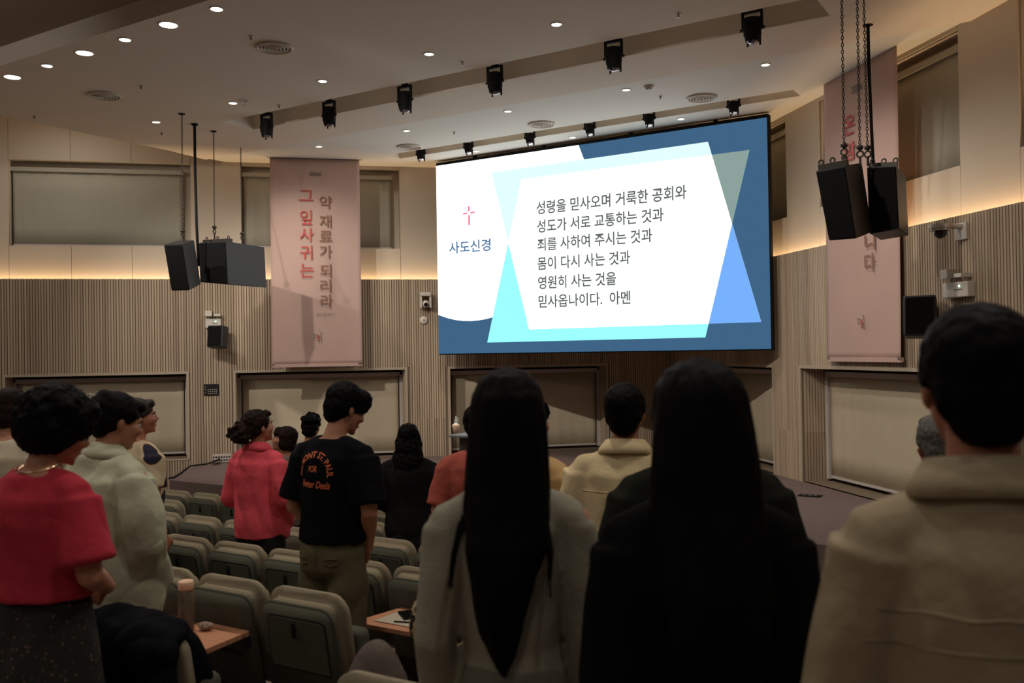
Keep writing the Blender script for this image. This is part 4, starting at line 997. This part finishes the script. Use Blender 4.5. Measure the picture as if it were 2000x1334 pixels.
person('person in a beige top at the very left edge, only a sliver of face showing', -72, 765, 1.95, face(0, 1.95)-.35, w=1.0, pitch=.1, hyaw=-.3, hair='bob', hairm=m_hbrown, top=cloth('pale_beige_top', srgb(200, 184, 156)), sleeve='long', loose=.03, hem=.7, boxy=.8, bottom=cloth('beige_trousers', srgb(180, 165, 140)), vox=.012, pose='low')
m_knit = cloth('grey_knit', srgb(158, 152, 132), bscale=120, bump=.3, bdist=.006)
person('woman with very long straight black hair in a grey knit top, foreground middle', 990, 721, 1.78, VIEW+.03, floor=.71, w=.81, pitch=.05, hair='long', top=m_knit, sleeve='long', sleeve_r=.008, loose=.010, hem=.84, fold=.007, ff=9, bottom=cloth('grey_trousers', srgb(120, 116, 100)), pose='hang', vox=.008, hair_top=.012,
    curtain=[(0, -.02, 1.70, .05, .06), (0, -.022, 1.65, .082, .092), (0, -.03, 1.58, .092, .096), (-.004, -.045, 1.51, .095, .086), (-.006, -.06, 1.44, .098, .075), (-.008, -.09, 1.37, .099, .058), (-.012, -.118, 1.31, .095, .048), (-.018, -.128, 1.25, .078, .042), (-.027, -.13, 1.18, .062, .038), (-.026, -.125, 1.12, .048, .032), (-.022, -.118, 1.06, .026, .02), (-.02, -.115, 1.02, .008, .008)],
    strands=[((-.085, -.03, 1.46), (-.105, -.06, 1.38), (-.128, -.10, 1.30), (-.14, -.115, 1.22), 7), ((.075, -.08, 1.40), (.088, -.125, 1.30), (.084, -.135, 1.2), 5)])
m_blk = cloth('black_sweater', (.006, .006, .006), var=0)
person('woman with long black hair in a black sweater, large foreground figure', 1362, 705, 1.72, VIEW+.05, floor=.71, w=.87, pitch=.02, hair='long', hv=1.06, top=m_blk, sleeve='long', sleeve_r=.022, loose=.024, hem=.75, boxy=.4, fold=.008, bottom=mat('black_trousers', (.006, .006, .006), .9), pose='hang', vox=.009,
    curtain=[(0, -.02, 1.70, .055, .065), (0, -.022, 1.65, .088, .097), (0, -.03, 1.58, .100, .10), (0, -.045, 1.51, .108, .092), (0, -.06, 1.44, .112, .08), (0, -.09, 1.37, .112, .065), (0, -.12, 1.29, .110, .052), (0, -.132, 1.2, .10, .045), (0, -.132, 1.1, .08, .04), (0, -.125, 1.0, .05, .03), (0, -.115, .94, .015, .012)],
    strands=[((-.09, -.06, 1.42), (-.105, -.11, 1.3), (-.11, -.13, 1.15), 8)])
m_jkt = cloth('beige_jacket', srgb(172, 154, 124))
P17, HM17, k17, sh17, _ = person('man with short black hair in a beige jacket, large figure at the right edge', 1908, 598, 1.60, VIEW-.18, floor=.71, w=.86, pitch=.0, hair='short', hair_top=.012, headk=1.0, top=m_jkt, sleeve='long', sleeve_r=.024, loose=.026, hem=.72, boxy=.8, fold=.014, ff=6, collar=True, bottom=cloth('khaki_trousers', srgb(190, 170, 140)), pose='fold', vox=.008, sw=.18, skin=1)
# --- further rows
m_mint = cloth('sage_shirt', srgb(194, 192, 164))
person('woman with pinned-up dark hair in a loose sage green shirt, left', 222, 760, 2.42, face(220, 2.62)-.28, w=1.10, dp=1.2, pitch=.32, hyaw=-.3, hair='clip', top=m_mint, sleeve='long', sleeve_r=.036, loose=.04, hem=.72, flare=.2, boxy=1, fold=.028, ff=6, collar=True, bottom=cloth('dark_navy_skirt', (.006, .007, .012)), bkind='skirt', skirt=.3, sflare=.03, pose='low', vox=.010)
m_pat = cloth('patterned_tee', srgb(196, 176, 140)); nt = m_pat.node_tree; bs = nt.nodes['Principled BSDF']
tc = nt.nodes.new('ShaderNodeTexCoord'); wv = nt.nodes.new('ShaderNodeTexWave'); wv.inputs['Scale'].default_value = 1.9; wv.inputs['Distortion'].default_value = 2; mp = nt.nodes.new('ShaderNodeMapping'); mp.inputs['Rotation'].default_value = (0, .9, .3)
nt.links.new(tc.outputs['Object'], mp.inputs[0]); nt.links.new(mp.outputs[0], wv.inputs['Vector']); cr = nt.nodes.new('ShaderNodeValToRGB'); cr.color_ramp.interpolation = 'CONSTANT'
cr.color_ramp.elements[0].color = (*srgb(40, 38, 52), 1); cr.color_ramp.elements[1].position = .38; cr.color_ramp.elements[1].color = (*srgb(205, 186, 152), 1); e_ = cr.color_ramp.elements.new(.33); e_.color = (*srgb(196, 150, 96), 1)
nt.links.new(wv.outputs[0], cr.inputs[0]); nt.links.new(cr.outputs[0], bs.inputs['Base Color'])
person('older person in a cream and navy patterned tee and jeans, left', 270, 777, 3.75, face(270, 3.75)-.35, w=1.02, pitch=-.05, hyaw=-.35, hair='short', hairm=mat('greying_hair', srgb(52, 44, 38), .7, bump=.3, bscale=90), top=m_pat, sleeve='short', slen=.75, sleeve_r=.024, loose=.024, hem=.80, boxy=.8, bottom=cloth('blue_jeans', srgb(44, 50, 52)), pose='hang', vox=.011, skin=1)
m_pink = cloth('coral_pink_jacket', srgb(226, 84, 96))
person('woman with a curly dark bun in a coral pink jacket and black trousers', 503, 800, 4.62, face(500, 4.6)-.12, w=.97, dp=1.1, pitch=-.12, hyaw=-.35, hair='bun', hairm=m_hbrown, top=m_pink, sleeve='long', sleeve_r=.034, loose=.036, hem=.80, boxy=1, fold=.024, ff=6, collar=True, bottom=mat('black_trousers2', (.006, .006, .006), .9), pose='low', vox=.011, headk=1.05)
person('woman with a dark bob turned left, between the pink jacket and the black tee', 556, 831, 5.65, VIEW+1.35, w=.92, pitch=-.15, hyaw=.45, hair='bob', hairm=m_hbrown, top=cloth('muted_top', srgb(120, 110, 100)), sleeve='long', hem=.8, loose=.02, bottom=mat('black_trousers2', (.006, .006, .006), .9), vox=.013)
person('person with tousled dark hair half hidden behind the man in the black tee', 607, 807, 6.5, VIEW-.1, w=1.0, pitch=.15, hair='mop', top=cloth('charcoal_top', srgb(48, 48, 46)), sleeve='long', hem=.8, loose=.02, bottom=mat('black_trousers2', (.006, .006, .006), .9), vox=.013)
m_tee = cloth('black_tee', (.0065, .0065, .0075), var=0, bump=.15)
m_olive = cloth('olive_trousers', srgb(96, 88, 66))
P8, HM8, k8, tee, _ = person('man with thick black hair in a black tee with orange lettering on the back', 668, 741, 3.66, VIEW-.50, w=.96, dp=1.0, fwd=.05, pitch=.42, hyaw=-.35, hair='short', fringe=True, hv=1.06, hair_top=.02, top=m_tee, sleeve='short', slen=.86, sleeve_r=.024, loose=.026, hem=.93, boxy=.8, fold=.008, bottom=m_olive, pose='low', vox=.009, skin=0, sw=.186, arm=1.08)
# lettering on the back of the tee, laid on the cloth
m_or = mat('orange_print', srgb(214, 112, 66), .8)
bpy.context.view_layer.update()
bvh = BVHTree.FromObject(tee, bpy.context.evaluated_depsgraph_get())
def on_back(name, body, place, bold=.01, shear=0):
    me = text_mesh(body, bold, shear); xs = [v.co.x for v in me.vertices]; ax, bx_ = min(xs), max(xs)
    b2 = bmesh.new(); b2.from_mesh(me); bmesh.ops.triangulate(b2, faces=b2.faces)
    for v in b2.verts:
        u, w = place((v.co.x-ax)/(bx_-ax), v.co.y)
        h = bvh.ray_cast(Vector((u, -.6, w)), Vector((0, 1, 0)))
        v.co = Vector((u, (h[0].y if h[0] else -.12)-.0035, w))
    o_ = obj(name, b2, m_or, P8)
zc = 1.27*k8; xc = -.022; Ra = .090
def arcp(f, y):
    a = PI*(1.02-1.04*f); r = Ra+y*.042; return (xc+r*math.cos(a), zc-.01+r*math.sin(a))
on_back('lettering', 'BELMONT ST. PAUL', arcp, .02)
on_back('lettering', 'FOR', lambda f, y: (xc-.026+.052*f, zc+.01+y*.042), .02)
on_back('lettering', 'Better Deals', lambda f, y: (xc-.080+.185*f, zc-.065+y*.05-.008*f), .02, .35)
tro = [o_ for o_ in P8.children if o_.name.startswith('trousers')][0]
def back_line(pts, r, name):
    bv = BVHTree.FromObject(tro, bpy.context.evaluated_depsgraph_get()); out = []
    for u, w in pts:
        h = bv.ray_cast(Vector((u, -.7, w)), Vector((0, 1, 0)))
        if h[0]: out.append(h[0]+Vector((0, -r*.5, 0)))
    if len(out) > 2: q = bmesh.new(); tube(q, out, r, 6); obj(name, q, m_olive, P8, True)
for sx_ in (-1, 1):
    back_line([(sx_*.085+.06*u, .90+.0*u) for u in [k/8-.5 for k in range(9)]], .004, 'pocket_flap')
    back_line([(sx_*.085+.06*u, .875-.012*(1-abs(2*u))) for u in [k/8-.5 for k in range(9)]], .004, 'pocket_flap')
back_line([(0, .96-.1*k/8) for k in range(9)], .0025, 'seam')
person('woman with long wavy black hair in a black top, middle distance', 798, 826, 5.66, VIEW-.05, w=1.06, pitch=.0, hair='wavy', top=cloth('black_blouse', (.012, .011, .011), var=0), sleeve='long', sleeve_r=.024, loose=.026, hem=.70, boxy=.6, bottom=mat('black_trousers2', (.006, .006, .006), .9), bkind='skirt', skirt=.2, sflare=-.02, pose='front', vox=.012)
person('person in a rust red top, mostly hidden behind the very long black hair', 932, 790, 4.7, VIEW, w=1.05, dp=1.1, hair='short', top=cloth('rust_red_top', srgb(168, 82, 68)), sleeve='short', slen=.9, loose=.026, hem=.8, boxy=.8, bottom=mat('black_trousers2', (.006, .006, .006), .9), pose='front', vox=.013)
person('person in a tan striped top, peeking out right of the very long black hair', 1030, 775, 3.8, VIEW-.5, w=1.0, hyaw=-.35, hair='bob', top=cloth('tan_top', srgb(196, 160, 108)), sleeve='long', sleeve_r=.022, loose=.024, hem=.8, bottom=cloth('dark_grey_trousers', srgb(60, 58, 56)), pose='low', vox=.012)
m_cream = cloth('cream_shirt', srgb(222, 200, 156))
P13, _, k13, sh13, _ = person('man with short dark hair in a cream short-yoke shirt, right of the middle', 1220, 748, 3.66, VIEW-.22, w=1.02, pitch=-.05, hyaw=-.1, hair='short', top=m_cream, sleeve='long', sleeve_r=.03, loose=.036, hem=.70, boxy=1, fold=.018, ff=7, collar=True, bottom=mat('black_trousers', (.006, .006, .006), .9), pose='front', vox=.010, skin=1)
person('person in an olive black shirt, directly before the woman in the black sweater', 1362, 722, 2.66, VIEW, w=1.10, hair='short', top=cloth('olive_black_shirt', (.016, .017, .012), var=0), sleeve='long', sleeve_r=.03, loose=.03, hem=.75, boxy=.9, bottom=mat('black_trousers', (.006, .006, .006), .9), pose='front', vox=.012)
person('grey-haired man in glasses, mostly hidden behind the beige-jacket man', 1836, 806, 3.7, VIEW-.1, w=1.0, hair='short', hairm=m_hgrey, top=cloth('charcoal_top', srgb(48, 48, 46)), sleeve='long', loose=.02, hem=.8, bottom=cloth('dark_grey_trousers', srgb(60, 58, 56)), pose='front', vox=.012, skin=1)
# seams laid on the backs of shirts
def seam(parent, shirt, pts, m, r=.0022, name='seam'):
    bv = BVHTree.FromObject(shirt, bpy.context.evaluated_depsgraph_get()); out = []
    for u, w in pts:
        h = bv.ray_cast(Vector((u, -.7, w)), Vector((0, 1, 0)))
        if h[0]: out.append(h[0]+Vector((0, -r*.6, 0)))
    if len(out) > 2: q = bmesh.new(); tube(q, out, r, 6); obj(name, q, m, parent, True)
seam(P13, sh13, [(-.17*k13+.34*k13*i/20, (1.28)*k13) for i in range(21)], m_cream)
seam(P17, sh17, [(-.17*k17+.36*k17*i/24, (1.262-.003*math.sin(i))*1.0) for i in range(25)], m_jkt, .0018)
seam(P17, sh17, [(-.19*k17+.38*k17*i/24, 1.212) for i in range(25)], m_jkt, .0018)
# ------------------------------------------------------------------ belongings
m_coat = cloth('black_coat', (.006, .006, .008), var=0)
p = Vector((-2.90, 2.07, ROWS['r5'][1])); t = thing('coat', 'black coat draped over the seat back beside the floral skirt', 'coat', p)
q = bmesh.new(); ell(q, (0, .02, .83), (.27, .11, .07)); ell(q, (0, -.07, .62), (.26, .05, .26)); ell(q, (.02, -.08, .38), (.24, .06, .24)); ell(q, (0, .16, .64), (.24, .05, .20)); ell(q, (.17, -.05, .8), (.13, .10, .08)); tube(q, [(.2, -.04, .84), (.27, -.09, .6), (.24, -.12, .35)], [.06, .05, .045], 12)
remeshed('coat_body', q, .012, m_coat, t, 3, folds(.022, 9, 2))
def tray(x, d, k): # top surface of a folded tablet of the seat at (x, row)
    return Vector((x, ROWS[k][0]-.19, ROWS[k][1]+.635))
m_glass = mat('bottle_plastic', srgb(150, 130, 110), .08, alpha=.35, spec=.7)
def bottle(p, label, capc, k=1.0):
    t = thing('water_bottle', label, 'bottle', p)
    q = bmesh.new(); loft(q, [(0, 0, 0, .034*k, .034*k), (0, 0, .01*k, .037*k, .037*k), (0, 0, .165*k, .037*k, .037*k), (0, 0, .185*k, .033*k, .033*k), (0, 0, .192*k, .030*k, .030*k)], 24); obj('bottle_body', q, m_glass, t, True)
    q = bmesh.new(); cyl(q, (0, 0, .06*k), .033*k, .115*k, 20); obj('water', q, mat('dark_drink', srgb(70, 58, 48), .1, alpha=.8), t, True)
    q = bmesh.new(); loft(q, [(0, 0, .192*k, .034*k, .034*k), (0, 0, .197*k, .036*k, .036*k), (0, 0, .226*k, .036*k, .036*k), (0, 0, .233*k, .032*k, .032*k)], 24); obj('cap', q, capc, t, True)
bottle(tray(-3.56, 0, 'r4')+Vector((-.075, .02, 0)), 'clear tumbler bottle with a pale pink cap on the left wooden tablet', mat('pink_cap', srgb(236, 190, 158), .5), 1.0)
t = thing('crumpled_tissue', 'small crumpled wrapper beside the pink-capped bottle', 'wrapper', tray(-3.56, 0, 'r4')+Vector((.0, .07, .016))); q = bmesh.new(); ell(q, (0, 0, .005), (.035, .028, .018)); remeshed('paper', q, .004, mat('tissue', srgb(150, 130, 112), .8), t, 1, lambda p: .008*noise.noise(p*60))
bottle(tray(-5.35, 0, 'r2')+Vector((-.0, .0, 0.0)), 'bottle with a small pink cap showing above the fourth-row seats', mat('pink_cap2', srgb(214, 140, 116), .5), 1.1)
tp = tray(-3.19, 0, 'r3')
t = thing('papers', 'pale sheets of paper on the right wooden tablet', 'paper', tp+Vector((.05, 0, .001))); obj('sheet', rbx(-.13, .12, -.12, .10, 0, .004, .001), mat('paper', srgb(196, 184, 160), .8), t)
t = thing('smartphone', 'black smartphone lying on the papers on the right wooden tablet', 'phone', tp+Vector((.02, .03, .006)), .9); obj('phone_body', rbx(-.037, .037, -.078, .078, 0, .009, .004), m_black, t); obj('display', rbx(-.034, .034, -.074, .074, .0085, .0098, .001), mat('phone_glass', (.004, .004, .004), .05), t)
t = thing('pen', 'dark pen on the papers beside the smartphone', 'pen', tp+Vector((.09, -.08, .010)), .3); q = bmesh.new(); tube(q, [(-.06, 0, 0), (.05, 0, 0), (.062, 0, 0)], [.004, .004, .001], 8); obj('barrel', q, m_black, t)
m_leo = cloth('leopard_print', srgb(176, 156, 120)); nt = m_leo.node_tree; bs = nt.nodes['Principled BSDF']; tc = nt.nodes.new('ShaderNodeTexCoord'); vo = nt.nodes.new('ShaderNodeTexVoronoi'); vo.inputs['Scale'].default_value = 42; nz_ = nt.nodes.new('ShaderNodeTexNoise'); nz_.inputs['Scale'].default_value = 30
nt.links.new(tc.outputs['Object'], vo.inputs['Vector']); cr = nt.nodes.new('ShaderNodeValToRGB'); cr.color_ramp.interpolation = 'CONSTANT'; cr.color_ramp.elements[0].color = (*srgb(120, 86, 56), 1); cr.color_ramp.elements[1].position = .55; cr.color_ramp.elements[1].color = (*srgb(184, 164, 126), 1)
e_ = cr.color_ramp.elements.new(.2); e_.color = (*srgb(24, 20, 16), 1); nt.links.new(vo.outputs['Distance'], cr.inputs[0]); nt.links.new(cr.outputs[0], bs.inputs['Base Color'])
p = at_d(862, 1215, 2.25); t = thing('shoulder_bag', 'leopard print bag hanging beside the woman in grey knit', 'bag', (p.x, p.y, p.z-.12))
q = bmesh.new(); ell(q, (0, 0, .12), (.10, .07, .12)); ell(q, (.02, 0, .06), (.10, .07, .07)); remeshed('bag_body', q, .008, m_leo, t, 2, folds(.012, 14))
q = bmesh.new(); tube(q, [(-.05, 0, .2), (0, .0, .30), (.06, 0, .34), (.10, 0, .2)], .008, 8); obj('strap', q, m_leo, t, True)
p = at_d(735, 1290, 2.42); t = thing('backpack', 'dark grey rounded bag lying behind the sixth-row seat', 'bag', (p.x, p.y, ROWS['r5'][1]))
q = bmesh.new(); h_ = max(.2, p.z-ROWS['r5'][1]); ell(q, (0, 0, h_*.55), (.16, .12, h_*.55)); remeshed('bag_body', q, .012, cloth('bag_brown_grey', srgb(96, 84, 76)), t, 2, folds(.01, 9)); 
print('objects', len(bpy.data.objects))
